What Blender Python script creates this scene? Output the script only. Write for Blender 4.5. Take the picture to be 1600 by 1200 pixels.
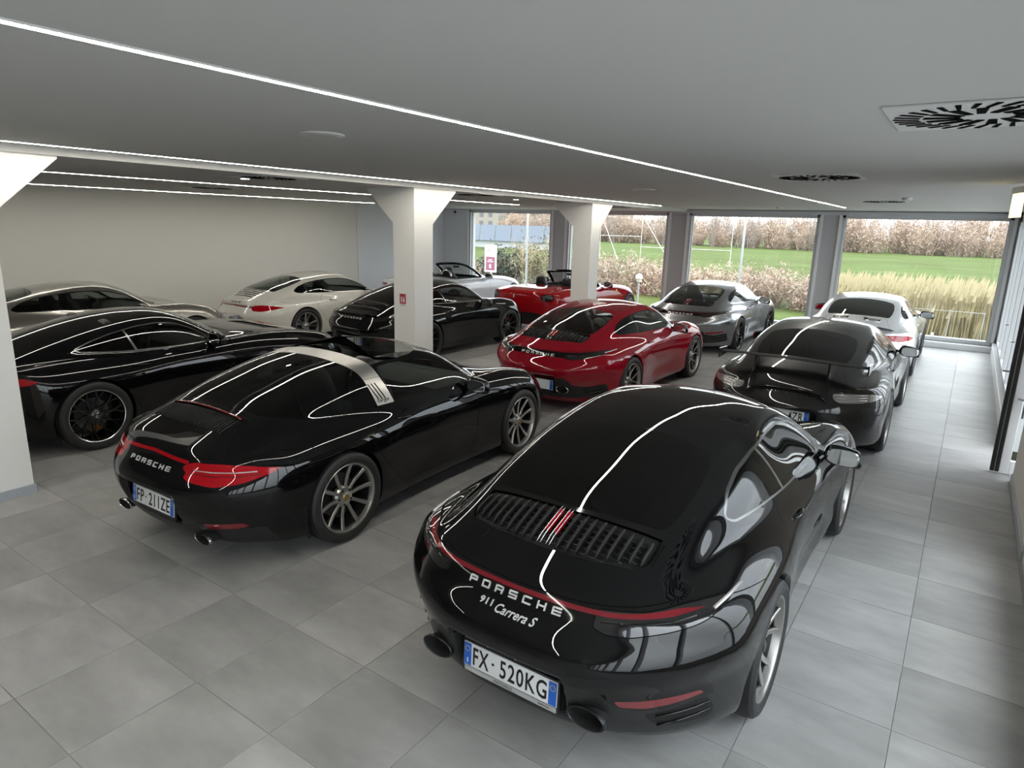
import bpy, bmesh, math, random
import numpy as np
from mathutils import Vector, Matrix, Euler
# ------------------------------------------------------------------ camera, sky, exposure
SC = bpy.context.scene
for _o in list(bpy.data.objects): bpy.data.objects.remove(_o)
CAM_H, YAW, PITCH, ROLL, FPX = 2.35429, math.radians(34.3001), math.radians(13.5953), math.radians(1.5809), 1030.59
def _cam():
    cy, sy, cp, sp = math.cos(YAW), math.sin(YAW), math.cos(PITCH), math.sin(PITCH)
    f = Vector((-sy*cp, cy*cp, -sp)); r = Vector((cy, sy, 0)); u = r.cross(f)
    r2 = r*math.cos(ROLL)+u*math.sin(ROLL); u2 = u*math.cos(ROLL)-r*math.sin(ROLL)
    cam = bpy.data.cameras.new('camera'); o = bpy.data.objects.new('camera', cam); bpy.context.scene.collection.objects.link(o)
    cam.sensor_width = 36; cam.sensor_fit = 'HORIZONTAL'; cam.lens = 36*FPX/1600; cam.clip_start = .05; cam.clip_end = 600
    M = Matrix((r2, u2, -f)).transposed().to_4x4(); M.translation = Vector((0, 0, CAM_H)); o.matrix_world = M
    SC.camera = o
_cam()
SKY = 2.6
LED = 50.0
WORLD = bpy.data.worlds.new('overcast sky'); SC.world = WORLD; WORLD.use_nodes = True
def _sky():
    """overcast sky: three times as bright overhead as at the horizon (the CIE overcast law), with soft cloud texture"""
    nt = WORLD.node_tree; L = nt.links; N = nt.nodes.new; bg = nt.nodes['Background']; tc = N('ShaderNodeTexCoord'); n = N('ShaderNodeTexNoise')
    mp = N('ShaderNodeMapping'); mp.inputs['Scale'].default_value = (1, 1, 3); n.inputs['Scale'].default_value = 2.2; n.inputs['Detail'].default_value = 5
    rp = N('ShaderNodeValToRGB'); rp.color_ramp.elements[0].position = .35; rp.color_ramp.elements[1].position = .7
    rp.color_ramp.elements[0].color = (.80, .85, .94, 1); rp.color_ramp.elements[1].color = (.95, .97, 1.0, 1)
    L.new(tc.outputs['Generated'], mp.inputs['Vector']); L.new(mp.outputs[0], n.inputs['Vector']); L.new(n.outputs['Fac'], rp.inputs[0]); L.new(rp.outputs[0], bg.inputs['Color'])
    sx = N('ShaderNodeSeparateXYZ'); mr = N('ShaderNodeMapRange'); mr.inputs['From Min'].default_value = 0; mr.inputs['From Max'].default_value = 1
    mr.inputs['To Min'].default_value = SKY; mr.inputs['To Max'].default_value = SKY*3
    L.new(tc.outputs['Generated'], sx.inputs[0]); L.new(sx.outputs['Z'], mr.inputs['Value']); L.new(mr.outputs[0], bg.inputs['Strength'])
_sky()
SC.view_settings.view_transform = 'Standard'; SC.view_settings.look = 'None'; SC.view_settings.gamma = 1; SC.view_settings.use_curve_mapping = False
SC.view_settings.exposure = 0.45
SC.cycles.max_bounces = 8; SC.cycles.diffuse_bounces = 4; SC.cycles.glossy_bounces = 4; SC.cycles.transparent_max_bounces = 16
SC.cycles.sample_clamp_indirect = 8; SC.cycles.use_denoising = True; SC.cycles.caustics_reflective = False; SC.cycles.caustics_refractive = False
# ------------------------------------------------------------------ helpers
C = bpy.context.scene.collection
R90 = math.pi/2

def link(o, parent=None):
    C.objects.link(o)
    if parent is not None: o.parent = parent
    return o

def mesh_from(name, V, F, mats=None, smooth=False, normals=None, fmat=None, auto=None):
    me = bpy.data.meshes.new(name)
    V = np.asarray(V, dtype=np.float64)
    if isinstance(F, np.ndarray):
        F = F.tolist()
    me.from_pydata(V.tolist(), [], F)
    for m in (mats or []):
        me.materials.append(m)
    if fmat is not None and len(fmat):
        me.polygons.foreach_set('material_index', np.asarray(fmat, dtype=np.int32))
    if smooth or normals is not None:
        me.polygons.foreach_set('use_smooth', np.ones(len(me.polygons), dtype=bool))
    me.update()
    if auto is not None:
        me.polygons.foreach_set('use_smooth', np.ones(len(me.polygons), dtype=bool))
        me.set_sharp_from_angle(angle=math.radians(auto))
    if normals is not None:
        me.normals_split_custom_set_from_vertices(np.asarray(normals).tolist())
    return me

def obj(name, me, parent=None, loc=None, rot=None, scale=None):
    o = bpy.data.objects.new(name, me)
    link(o, parent)
    if loc is not None: o.location = loc
    if rot is not None: o.rotation_euler = rot
    if scale is not None: o.scale = scale
    return o

def empty(name, loc=(0, 0, 0), rotz=0, parent=None):
    o = bpy.data.objects.new(name, None); link(o, parent)
    o.location = loc; o.rotation_euler = (0, 0, rotz); o.empty_display_size = .2
    return o

def tag(o, label=None, cat=None, group=None, kind=None):
    if label: o['label'] = label
    if cat: o['category'] = cat
    if group: o['group'] = group
    if kind: o['kind'] = kind
    return o

class MB:
    """collects simple solids, then makes ONE mesh"""
    def __init__(s): s.V = []; s.F = []; s.M = []
    def add(s, V, F, m=0):
        b = len(s.V); s.V += [tuple(v) for v in V]
        s.F += [tuple(i+b for i in f) for f in F]; s.M += [m]*len(F); return s
    def box(s, a, b, m=0, bev=0):
        (x0, y0, z0), (x1, y1, z1) = a, b
        if bev <= 0:
            V = [(x0,y0,z0),(x1,y0,z0),(x1,y1,z0),(x0,y1,z0),(x0,y0,z1),(x1,y0,z1),(x1,y1,z1),(x0,y1,z1)]
            return s.add(V, [(0,3,2,1),(4,5,6,7),(0,1,5,4),(1,2,6,5),(2,3,7,6),(3,0,4,7)], m)
        bm = bmesh.new(); bmesh.ops.create_cube(bm, size=1)
        for v in bm.verts:
            v.co = Vector(((x0+x1)/2+v.co.x*(x1-x0), (y0+y1)/2+v.co.y*(y1-y0), (z0+z1)/2+v.co.z*(z1-z0)))
        bmesh.ops.bevel(bm, geom=list(bm.edges), offset=bev, segments=2, affect='EDGES', profile=.5)
        return s.bm(bm, m)
    def bm(s, bm, m=0, M=None):
        bm.verts.ensure_lookup_table(); bm.verts.index_update()
        s.add([(M @ v.co if M else v.co)[:] for v in bm.verts], [[v.index for v in f.verts] for f in bm.faces], m)
        bm.free(); return s
    def tube(s, pts, r, n=8, m=0, caps=True, flat=1.0):
        pts = [Vector(p) for p in pts]; rr = r if hasattr(r, '__len__') else [r]*len(pts)
        V = []; F = []; up = None
        for i, p in enumerate(pts):
            t = (pts[min(i+1, len(pts)-1)] - pts[max(i-1, 0)]).normalized()
            if up is None:
                up = Vector((0,0,1)) if abs(t.z) < .9 else Vector((0,1,0))
            a = t.cross(up).normalized(); b = a.cross(t).normalized(); up = b
            for k in range(n):
                q = 2*math.pi*k/n
                V.append(p + a*(math.cos(q)*rr[i]) + b*(math.sin(q)*rr[i]*flat))
        for i in range(len(pts)-1):
            for k in range(n):
                k2 = (k+1) % n
                F.append((i*n+k, i*n+k2, (i+1)*n+k2, (i+1)*n+k))
        if caps:
            F.append(tuple(range(n))[::-1]); F.append(tuple(range((len(pts)-1)*n, len(pts)*n)))
        return s.add(V, F, m)
    def lathe(s, prof, n=48, axis='x', m=0, closed=False, mlist=None, org=(0,0,0), arc=(0, 2*math.pi)):
        """prof: [(axial, radius)]"""
        V = []; F = []; full = abs(arc[1]-arc[0]-2*math.pi) < 1e-6
        cnt = n if full else n+1
        for k in range(cnt):
            q = arc[0]+(arc[1]-arc[0])*k/n; c, sn = math.cos(q), math.sin(q)
            for a, r in prof:
                if axis == 'x': p = (a, r*c, r*sn)
                elif axis == 'y': p = (r*sn, a, r*c)
                else: p = (r*c, r*sn, a)
                V.append((p[0]+org[0], p[1]+org[1], p[2]+org[2]))
        np_ = len(prof); ms = []
        for k in range(n):
            k2 = (k+1) % cnt
            for i in range(np_-1 + (1 if closed else 0)):
                i2 = (i+1) % np_
                F.append((k*np_+i, k*np_+i2, k2*np_+i2, k2*np_+i)); ms.append(mlist[i] if mlist else m)
        b = len(s.V); s.add(V, F, m); s.M[-len(F):] = ms
        return s
    def prism(s, poly, z0, z1, m=0, axis='z'):
        n = len(poly); V = []
        for z in (z0, z1):
            for a, b in poly:
                V.append((a, b, z) if axis == 'z' else ((z, a, b) if axis == 'x' else (a, z, b)))
        F = [tuple(range(n))[::-1], tuple(range(n, 2*n))] + [(i, (i+1) % n, n+(i+1) % n, n+i) for i in range(n)]
        if axis == 'y': F = [f[::-1] for f in F]
        return s.add(V, F, m)
    def mesh(s, name, mats, auto=None, smooth=False):
        return mesh_from(name, s.V, s.F, mats if isinstance(mats, (list, tuple)) else [mats], smooth=smooth, fmat=s.M, auto=auto)
    def build(s, name, mats, parent=None, auto=None, **k):
        return obj(name, s.mesh(name, mats, auto), parent, **k)

def M_(loc, rot=(0,0,0)):
    return Matrix.Translation(loc) @ Euler(rot).to_matrix().to_4x4()

def text_mesh(name, body, size=1.0, extrude=0.0, mat=None, shear=0, align='CENTER', spacing=1.0, sx=1.0, offset=0.0, M=None):
    cu = bpy.data.curves.new('t', 'FONT'); cu.body = body; cu.size = size; cu.extrude = extrude; cu.shear = shear
    cu.align_x = align; cu.align_y = 'CENTER'; cu.space_character = spacing; cu.offset = offset; cu.resolution_u = 3
    o = bpy.data.objects.new('t', cu)
    me = bpy.data.meshes.new_from_object(o)
    me.name = name
    bpy.data.objects.remove(o); bpy.data.curves.remove(cu)
    me.transform(Matrix.Diagonal((sx, 1, 1, 1)))
    if M is not None: me.transform(M)
    me.materials.clear()
    if mat: me.materials.append(mat)
    return me

# ------------------------------------------------------------------ materials
def new_mat(name):
    m = bpy.data.materials.new(name); m.use_nodes = True
    nt = m.node_tree; b = nt.nodes['Principled BSDF']
    return m, nt, b

def mat(name, col, rough=.5, metal=0., coat=0., coat_rough=.02, spec=.5, emit=None, emit_s=0, bump=0, bscale=60, var=0, vscale=6, flakes=0, trans=0):
    m, nt, b = new_mat(name)
    b.inputs['Base Color'].default_value = (*col, 1)
    b.inputs['Roughness'].default_value = rough
    b.inputs['Metallic'].default_value = metal
    b.inputs['Coat Weight'].default_value = coat
    b.inputs['Coat Roughness'].default_value = coat_rough
    b.inputs['Specular IOR Level'].default_value = spec
    if trans: b.inputs['Transmission Weight'].default_value = trans
    if emit: 
        b.inputs['Emission Color'].default_value = (*emit, 1); b.inputs['Emission Strength'].default_value = emit_s
    L = nt.links
    if bump or var or flakes:
        tc = nt.nodes.new('ShaderNodeTexCoord')
    if bump:
        n = nt.nodes.new('ShaderNodeTexNoise'); n.inputs['Scale'].default_value = bscale; n.inputs['Detail'].default_value = 4
        bp = nt.nodes.new('ShaderNodeBump'); bp.inputs['Strength'].default_value = bump; bp.inputs['Distance'].default_value = .01
        L.new(tc.outputs['Object'], n.inputs['Vector']); L.new(n.outputs['Fac'], bp.inputs['Height']); L.new(bp.outputs['Normal'], b.inputs['Normal'])
    if var:
        n = nt.nodes.new('ShaderNodeTexNoise'); n.inputs['Scale'].default_value = vscale; n.inputs['Detail'].default_value = 5
        r = nt.nodes.new('ShaderNodeMapRange'); r.inputs['From Min'].default_value = .3; r.inputs['From Max'].default_value = .7
        r.inputs['To Min'].default_value = 1-var; r.inputs['To Max'].default_value = 1+var
        mx = nt.nodes.new('ShaderNodeMix'); mx.data_type = 'RGBA'; mx.blend_type = 'MULTIPLY'; mx.inputs[0].default_value = 1
        mx.inputs[6].default_value = (*col, 1)
        L.new(tc.outputs['Object'], n.inputs['Vector']); L.new(n.outputs['Fac'], r.inputs['Value']); L.new(r.outputs['Result'], mx.inputs[7]); L.new(mx.outputs[2], b.inputs['Base Color'])
    if flakes:
        v = nt.nodes.new('ShaderNodeTexVoronoi'); v.inputs['Scale'].default_value = 900
        r = nt.nodes.new('ShaderNodeMapRange'); r.inputs['To Min'].default_value = 1-flakes; r.inputs['To Max'].default_value = 1+flakes
        mx = nt.nodes.new('ShaderNodeMix'); mx.data_type = 'RGBA'; mx.blend_type = 'MULTIPLY'; mx.inputs[0].default_value = 1
        mx.inputs[6].default_value = (*col, 1)
        L.new(tc.outputs['Object'], v.inputs['Vector']); L.new(v.outputs['Color'], r.inputs['Value']); L.new(r.outputs['Result'], mx.inputs[7]); L.new(mx.outputs[2], b.inputs['Base Color'])
    return m

def glass_mat(name, tint, rough=0.0, ior=1.45, boost=1.0):
    """thin single-sheet glass: tinted transparency plus mirror reflection by angle"""
    m = bpy.data.materials.new(name); m.use_nodes = True; nt = m.node_tree; nt.nodes.clear()
    out = nt.nodes.new('ShaderNodeOutputMaterial'); mix = nt.nodes.new('ShaderNodeMixShader')
    tr = nt.nodes.new('ShaderNodeBsdfTransparent'); gl = nt.nodes.new('ShaderNodeBsdfGlossy'); fr = nt.nodes.new('ShaderNodeFresnel')
    tr.inputs['Color'].default_value = (*tint, 1); gl.inputs['Roughness'].default_value = rough; fr.inputs['IOR'].default_value = ior
    gl.inputs['Color'].default_value = (boost, boost, boost, 1)
    geo = nt.nodes.new('ShaderNodeNewGeometry')
    # same reflectance from both faces of the sheet
    mx = nt.nodes.new('ShaderNodeMix'); mx.data_type = 'FLOAT'
    mx.inputs[2].default_value = ior; mx.inputs[3].default_value = 1/ior
    nt.links.new(geo.outputs['Backfacing'], mx.inputs[0])
    nt.links.new(mx.outputs[0], fr.inputs['IOR'])
    nt.links.new(fr.outputs[0], mix.inputs[0]); nt.links.new(tr.outputs[0], mix.inputs[1]); nt.links.new(gl.outputs[0], mix.inputs[2])
    nt.links.new(mix.outputs[0], out.inputs['Surface'])
    return m
# ------------------------------------------------------------------ shared materials
MT = {}
def setup_materials():
    m = MT
    m['paint_black'] = mat('deep black car paint', (.0025, .0025, .003), .3, coat=1, coat_rough=.006, spec=0)
    m['paint_grey'] = mat('dark slate grey car paint', (.011, .011, .0105), .35, .2, spec=.1, coat=1, coat_rough=.01, flakes=.25)
    m['paint_red'] = mat('carmine red car paint', (.235, .003, .012), .5, coat=1, coat_rough=.006, spec=0)
    m['paint_rosso'] = mat('bright red car paint', (.33, .005, .010), .5, coat=1, coat_rough=.006, spec=0)
    m['paint_silver'] = mat('silver metallic car paint', (.27, .275, .29), .26, .85, coat=1, coat_rough=.006, flakes=.15)
    m['paint_champagne'] = mat('warm silver metallic car paint', (.36, .345, .31), .28, .8, coat=1, coat_rough=.01, flakes=.15)
    m['paint_white_metal'] = mat('pale silver car paint', (.62, .63, .65), .28, .45, coat=1, coat_rough=.01)
    m['paint_cream'] = mat('warm white car paint', (.72, .70, .63), .3, coat=1, coat_rough=.01)
    m['paint_white'] = mat('cool white car paint', (.70, .72, .75), .3, coat=1, coat_rough=.01)
    m['trim_line'] = mat('dark anodised window trim', (.22, .22, .22), .25, .9)
    m['gloss_black'] = mat('gloss black trim', (.004, .004, .004), .06, spec=.5)
    m['black_plastic'] = mat('black plastic', (.012, .012, .012), .42, bump=.05, bscale=400)
    m['satin_black'] = mat('satin black trim', (.010, .010, .010), .5, spec=.3)
    m['matt_black'] = mat('matt black wing', (.006, .006, .006), .75, spec=.15)
    m['liner'] = mat('wheel arch lining', (.006, .006, .006), .9)
    m['shut'] = mat('shut line rubber', (.001, .001, .001), .8, spec=.1)
    m['rubber'] = mat('tyre rubber', (.014, .014, .014), .62, bump=.08, bscale=300)
    m['dark_metal'] = mat('dark metal', (.05, .05, .052), .35, .9)
    m['disc'] = mat('brake disc steel', (.16, .16, .165), .35, .9)
    m['chrome'] = mat('polished chrome', (.75, .75, .76), .10, 1)
    m['brushed'] = mat('brushed aluminium hoop', (.56, .55, .52), .36, .9, bump=.03, bscale=300)
    m['badge'] = mat('silver badge lettering', (.66, .66, .66), .35, .25)
    m['badge_black'] = mat('black badge lettering', (.004, .004, .004), .2)
    m['red_lens'] = mat('red lamp lens', (.38, .004, .010), .3, spec=0, coat=1, coat_rough=.01)
    m['dark_red_lens'] = mat('dark red lamp bar', (.17, .003, .010), .10, coat=1, coat_rough=.01)
    m['unlit_lens'] = mat('unlit dark red lamp bar', (.040, .002, .004), .10, spec=0, coat=1, coat_rough=.01)
    m['smoke_lens'] = mat('smoked lamp lens', (.010, .009, .010), .05, coat=1, coat_rough=.005)
    m['clear_lens'] = mat('clear grey lamp lens', (.30, .30, .29), .12, .5, coat=1, coat_rough=.01, bump=.25, bscale=60)
    m['head_lens'] = mat('headlight lens', (.28, .29, .30), .08, .6, coat=1, coat_rough=.005)
    m['lamp_clear'] = mat('pale lamp insert', (.55, .52, .52), .2, .3, coat=1)
    m['mirror'] = mat('mirror glass', (.72, .74, .75), .01, 1)
    m['plate_white'] = mat('number plate white', (.78, .79, .80), .3, coat=.4)
    m['plate_blue'] = mat('number plate blue', (.004, .115, .56), .3, coat=.4)
    m['ink'] = mat('black ink', (.006, .006, .006), .5)
    m['gold'] = mat('yellow emblem ring', (.65, .50, .08), .4)
    m['silver_strip'] = mat('silver plate strip', (.62, .63, .63), .25, .6)
    m['interior'] = mat('cabin lining', (.010, .010, .011), .8)
    m['interior_soft'] = mat('dark dashboard leather', (.014, .014, .015), .5, bump=.05, bscale=300)
    m['leather'] = mat('black leather', (.016, .016, .017), .42, bump=.06, bscale=220)
    m['leather_red'] = mat('dark red leather', (.06, .008, .008), .45)
    m['fabric'] = mat('black roof fabric', (.010, .010, .011), .85, bump=.1, bscale=500)
    m['cap_dark'] = mat('dark wheel cap', (.02, .02, .02), .3, .5)
    m['cap_crest'] = mat('crest wheel cap', (.32, .24, .10), .3, .7)
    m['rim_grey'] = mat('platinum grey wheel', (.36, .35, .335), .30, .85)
    m['rim_grey_dark'] = mat('shadowed wheel side', (.06, .06, .06), .4, .8)  # spoke sides, darker than the wheel faces
    m['rim_light'] = mat('light machined wheel', (.42, .41, .39), .28, .9)
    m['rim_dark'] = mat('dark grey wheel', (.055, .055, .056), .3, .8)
    m['rim_black'] = mat('gloss black wheel', (.008, .008, .008), .18, .2, coat=.6)
    m['rim_silver'] = mat('bright silver wheel', (.58, .58, .58), .28, .85)
    m['lip_silver'] = mat('polished wheel lip', (.70, .69, .68), .15, 1)
    m['cal_black'] = mat('black brake caliper', (.012, .012, .012), .35)
    m['cal_red'] = mat('red brake caliper', (.35, .01, .015), .35)
    m['cal_bronze'] = mat('bronze brake caliper', (.36, .14, .03), .4, .3)
    m['glass_priv'] = glass_mat('privacy black glass', (.010, .010, .010), ior=1.5)
    m['glass_dark'] = glass_mat('tinted side glass', (.22, .24, .23), ior=1.5)
    m['glass_mid'] = glass_mat('lightly tinted glass', (.42, .46, .44), ior=1.5)
    m['glass_clear'] = glass_mat('clear windscreen glass', (.72, .76, .74), ior=1.5)
STYLES = {}
def setup_styles():
    m = MT; r = math.radians
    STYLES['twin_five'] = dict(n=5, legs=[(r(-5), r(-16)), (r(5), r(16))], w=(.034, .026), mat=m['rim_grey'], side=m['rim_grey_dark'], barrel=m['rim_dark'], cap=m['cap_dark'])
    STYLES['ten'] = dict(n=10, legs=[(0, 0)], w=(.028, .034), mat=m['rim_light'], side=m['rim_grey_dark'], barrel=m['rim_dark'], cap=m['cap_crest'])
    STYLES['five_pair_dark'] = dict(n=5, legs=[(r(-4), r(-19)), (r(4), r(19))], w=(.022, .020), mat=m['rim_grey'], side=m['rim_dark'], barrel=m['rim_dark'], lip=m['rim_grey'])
    STYLES['mesh_black'] = dict(n=7, legs=[(r(-6), r(-22)), (r(6), r(22))], w=(.026, .018), mat=m['rim_black'])
    STYLES['star'] = dict(n=5, legs=[(r(-9), r(-13)), (r(9), r(13)), (r(-22), r(-30)) if 0 else (r(-9), r(-13))], w=(.040, .030), mat=m['rim_silver'], side=m['rim_silver'], barrel=m['rim_grey'], cap=m['rim_grey'])
    STYLES['cross_black'] = dict(n=10, legs=[(r(-12), r(9)), (r(12), r(-9))], w=(.024, .018), mat=m['rim_black'], lip=m['lip_silver'], cap=m['rim_black'])
    STYLES['ten_dark'] = dict(n=10, legs=[(r(4), r(-4))], w=(.026, .022), mat=m['rim_dark'])
    STYLES['ten_silver'] = dict(n=10, legs=[(0, 0)], w=(.030, .028), mat=m['rim_silver'], side=m['rim_grey'])
# ------------------------------------------------------------------ car shells
def _pchip(x, y, q):
    x = np.asarray(x, float); y = np.asarray(y, float)
    h = np.diff(x); d = np.diff(y)/h; n = len(x); m = np.zeros(n)
    for i in range(1, n-1):
        if d[i-1]*d[i] > 0:
            w1, w2 = 2*h[i]+h[i-1], h[i]+2*h[i-1]; m[i] = (w1+w2)/(w1/d[i-1]+w2/d[i])
    m[0], m[-1] = d[0], d[-1]
    i = np.clip(np.searchsorted(x, q)-1, 0, n-2); t = (q-x[i])/h[i]
    r = (2*t**3-3*t**2+1)*y[i]+(t**3-2*t**2+t)*h[i]*m[i]+(-2*t**3+3*t**2)*y[i+1]+(t**3-t**2)*h[i]*m[i+1]
    r = np.where(q < x[0], y[0]+m[0]*(q-x[0]), r); return np.where(q > x[-1], y[-1]+m[-1]*(q-x[-1]), r)

class curve:
    """smooth curve through knots (monotone cubic, then gaussian-smoothed)"""
    def __init__(s, kn, sig=.05, lo=-1.9, hi=4.4, st=.005):
        xs = np.array([k[0] for k in kn]); ys = np.array([k[1] for k in kn])
        pad = 4*sig; s.q = np.arange(lo-pad, hi+pad, st); t = _pchip(xs, ys, s.q)
        w = np.exp(-.5*(np.arange(-int(3*sig/st), int(3*sig/st)+1)*st/sig)**2); w /= w.sum()
        n = len(w)//2; tp = np.concatenate([2*t[0]-t[n:0:-1], t, 2*t[-1]-t[-2:-n-2:-1]])
        s.t = np.convolve(tp, w, 'valid')
    def __call__(s, v): return np.interp(v, s.q, s.t)

def smax(a, b, k):
    h = np.maximum(k-np.abs(a-b), 0)/k
    return np.maximum(a, b)+h*h*h*k/6
def smin(a, b, k): return -smax(-a, -b, k)
def sstep(x, a, b):
    t = np.clip((x-a)/(b-a), 0, 1); return t*t*(3-2*t)

class Shell:
    """an implicit car body f(x, y, z) < 0, built from profile curves; y runs forward, rear axle at y = 0"""
    def __init__(s, d):
        s.d = d; c = lambda n, sig=.05: curve(d[n], d.get('sig', {}).get(n, sig))
        s.Tc, s.Tk, s.W = c('deck', .05), c('crest', .07), c('width', .09)
        s.S = curve(d['side'], .035); s.P = curve(d['tail'], d.get('tail_sig', .03)); s.Fp = curve(d['nose'], .04)
        s.kts = curve(d['k_side'], .1); s.open = d.get('roof') is None
        if not s.open:
            s.Rc, s.G, s.kg = c('roof', .06), c('cabin', .08), curve(d['k_cabin'], .1)
            s.tum = d.get('tumble', (.45, .35)); s.wc = d.get('screen_curve', (.30, -.12))
    def lower(s, x, y, z):
        d = s.d; a = np.abs(x)
        c0, c1 = d.get('valley', (.30, .70))
        top = s.Tc(y)+(s.Tk(y)-s.Tc(y))*sstep(a, c0, c1)-d.get('drop', 2.2)*np.maximum(a-d.get('drop_x', .70), 0)**2
        f = z-top
        wid = s.W(y)-s.S(z)-d.get('door_in', 0)*np.exp(-((y-1.15)/.55)**4)*np.exp(-((z-.36)/.14)**2)
        f = smax(f, a-wid, s.kts(y))
        if not s.open: f = smin(f, smax(s.cabin(x, y, z), .72-z, .03), s.kg(y))
        e, pw = d.get('tail_bow', (.42, 3.2)); pz = s.P(z); bl = d.get('bow_low', 0)
        if 'recess' in d:
            rx, ra, rb, ry, fd = d['recess']; mk = (1-sstep(a, rx, rx+.035))*sstep(z, ra-.03, ra)*(1-sstep(z, rb, rb+fd)); pz = pz+mk*np.maximum(ry-pz, 0)
        tl = pz+e*(1+bl*sstep(-z, -.70, -.48))*(a/.9)**pw-y
        f = smax(f, smax(tl, a-wid-.012, d.get('k_corner', .30)), d.get('k_tail', .06))
        e, pw = d.get('nose_bow', (.55, 2.8)); f = smax(f, y-(d['nose_y']-s.Fp(z)-e*(a/.9)**pw), d.get('k_nose', .16))
        return smax(f, d.get('floor_z', .15)-z, .05)
    def cabin(s, x, y, z):
        a = np.abs(x); m = s.d.get('roof_mid', .9); t = sstep(y, m-.5, m+.5)
        yy = y+a*a*(s.wc[1]*(1-t)+s.wc[0]*t)
        r = z-(s.Rc(yy)-s.d.get('crown', .16)*a*a)
        u = z-.92; g = a-(s.G(y)-s.tum[0]*u-s.tum[1]*np.maximum(u, 0)**2)
        return smax(r, g, s.d.get('k_roof', .17))
    def __call__(s, x, y, z):
        f = s.lower(x, y, z)
        for fn in s.d.get('extra', []): f = fn(s, f, np.abs(x), y, z)
        return f
    def grad(s, p, h=.004):
        g = np.empty_like(p)
        for i in range(3):
            e = np.zeros(3); e[i] = h; a, b = p+e, p-e
            g[:, i] = (s(a[:, 0], a[:, 1], a[:, 2])-s(b[:, 0], b[:, 1], b[:, 2]))/(2*h)
        return g
    def mesh_half(s, h):
        """surface nets on x >= 0, points drawn onto the surface"""
        d = s.d; nx = int(1.04/h)+2; y0, y1 = d.get('yr', (-1.25, 3.65)); ny = int((y1-y0)/h)+1; z0 = .09; nz = int((1.42-z0)/h)+1
        X = (np.arange(nx)-.5)*h; Y = y0+np.arange(ny)*h; Z = z0+np.arange(nz)*h
        f = s(X[:, None, None], Y[None, :, None], Z[None, None, :])
        ins = f < 0
        cnt = np.zeros((nx-1, ny-1, nz-1)); acc = np.zeros((nx-1, ny-1, nz-1, 3))
        gx, gy, gz = np.meshgrid(X, Y, Z, indexing='ij', sparse=True)
        sl = [slice(0, -1), slice(1, None)]
        def cross(ax, o1, o2):
            ix = [None]*3; jx = [None]*3; oth = [i for i in range(3) if i != ax]
            ix[ax], jx[ax] = sl[0], sl[1]
            ix[oth[0]] = jx[oth[0]] = sl[o1]; ix[oth[1]] = jx[oth[1]] = sl[o2]
            fa, fb = f[tuple(ix)], f[tuple(jx)]; mk = (fa < 0) != (fb < 0)
            t = np.where(mk, fa/np.where(mk, fa-fb, 1), 0)
            o = [0, 0, 0]; o[oth[0]], o[oth[1]] = o1, o2
            base = [gx, gy, gz]
            for k in range(3):
                b0 = base[k]; sl_k = [slice(None)]*3; sl_k[k] = ix[k]; p = b0[tuple(sl_k)]
                acc[..., k] += np.where(mk, p+(t*h if k == ax else 0), 0)
            cnt[:] += mk
        for ax in range(3):
            for o1 in (0, 1):
                for o2 in (0, 1): cross(ax, o1, o2)
        act = cnt > 0; idx = -np.ones(cnt.shape, int); idx[act] = np.arange(act.sum())
        V = acc[act]/cnt[act][:, None]
        F = []
        for ax in range(3):
            o = [i for i in range(3) if i != ax]
            A = [slice(None)]*3; B = [slice(None)]*3; A[ax] = slice(0, -1); B[ax] = slice(1, None)
            fa, fb = ins[tuple(A)], ins[tuple(B)]; mk = fa != fb
            I = np.argwhere(mk)
            I = I[(I[:, o[0]] > 0) & (I[:, o[1]] > 0) & (I[:, o[0]] < cnt.shape[o[0]]) & (I[:, o[1]] < cnt.shape[o[1]])]
            I = I[I[:, ax] < cnt.shape[ax]]
            q = []
            for (d0, d1) in ((1, 1), (0, 1), (0, 0), (1, 0)):
                J = I.copy(); J[:, o[0]] -= d0; J[:, o[1]] -= d1; q.append(idx[J[:, 0], J[:, 1], J[:, 2]])
            q = np.stack(q, 1); flip = fa[I[:, 0], I[:, 1], I[:, 2]]
            if ax == 1: flip = ~flip
            q[~flip] = q[~flip][:, ::-1]
            F.append(q)
        F = np.concatenate(F); F = F[(F >= 0).all(1)]
        mid = V[:, 0] < h*.5+1e-9
        ci = np.argwhere(act)[:, 0] == 0; V[ci, 0] = 0
        for _ in range(4):
            fv = s(V[:, 0], V[:, 1], V[:, 2]); g = s.grad(V); stp = (fv/np.maximum((g*g).sum(1), .05))[:, None]*g
            V = V-np.clip(stp, -h*.6, h*.6); V[ci, 0] = 0
        g = s.grad(V); N = g/np.linalg.norm(g, axis=1)[:, None]; N[ci, 0] = 0; N /= np.linalg.norm(N, axis=1)[:, None]
        # split the quads along the shorter diagonal
        d1 = ((V[F[:, 0]]-V[F[:, 2]])**2).sum(1); d2 = ((V[F[:, 1]]-V[F[:, 3]])**2).sum(1); a = d1 <= d2
        T = np.concatenate([F[a][:, [0, 1, 2]], F[a][:, [0, 2, 3]], F[~a][:, [0, 1, 3]], F[~a][:, [1, 2, 3]]])
        ok = ~((V[T[:, 0], 0] == 0) & (V[T[:, 1], 0] == 0) & (V[T[:, 2], 0] == 0))
        return V, N, T[ok]

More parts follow.
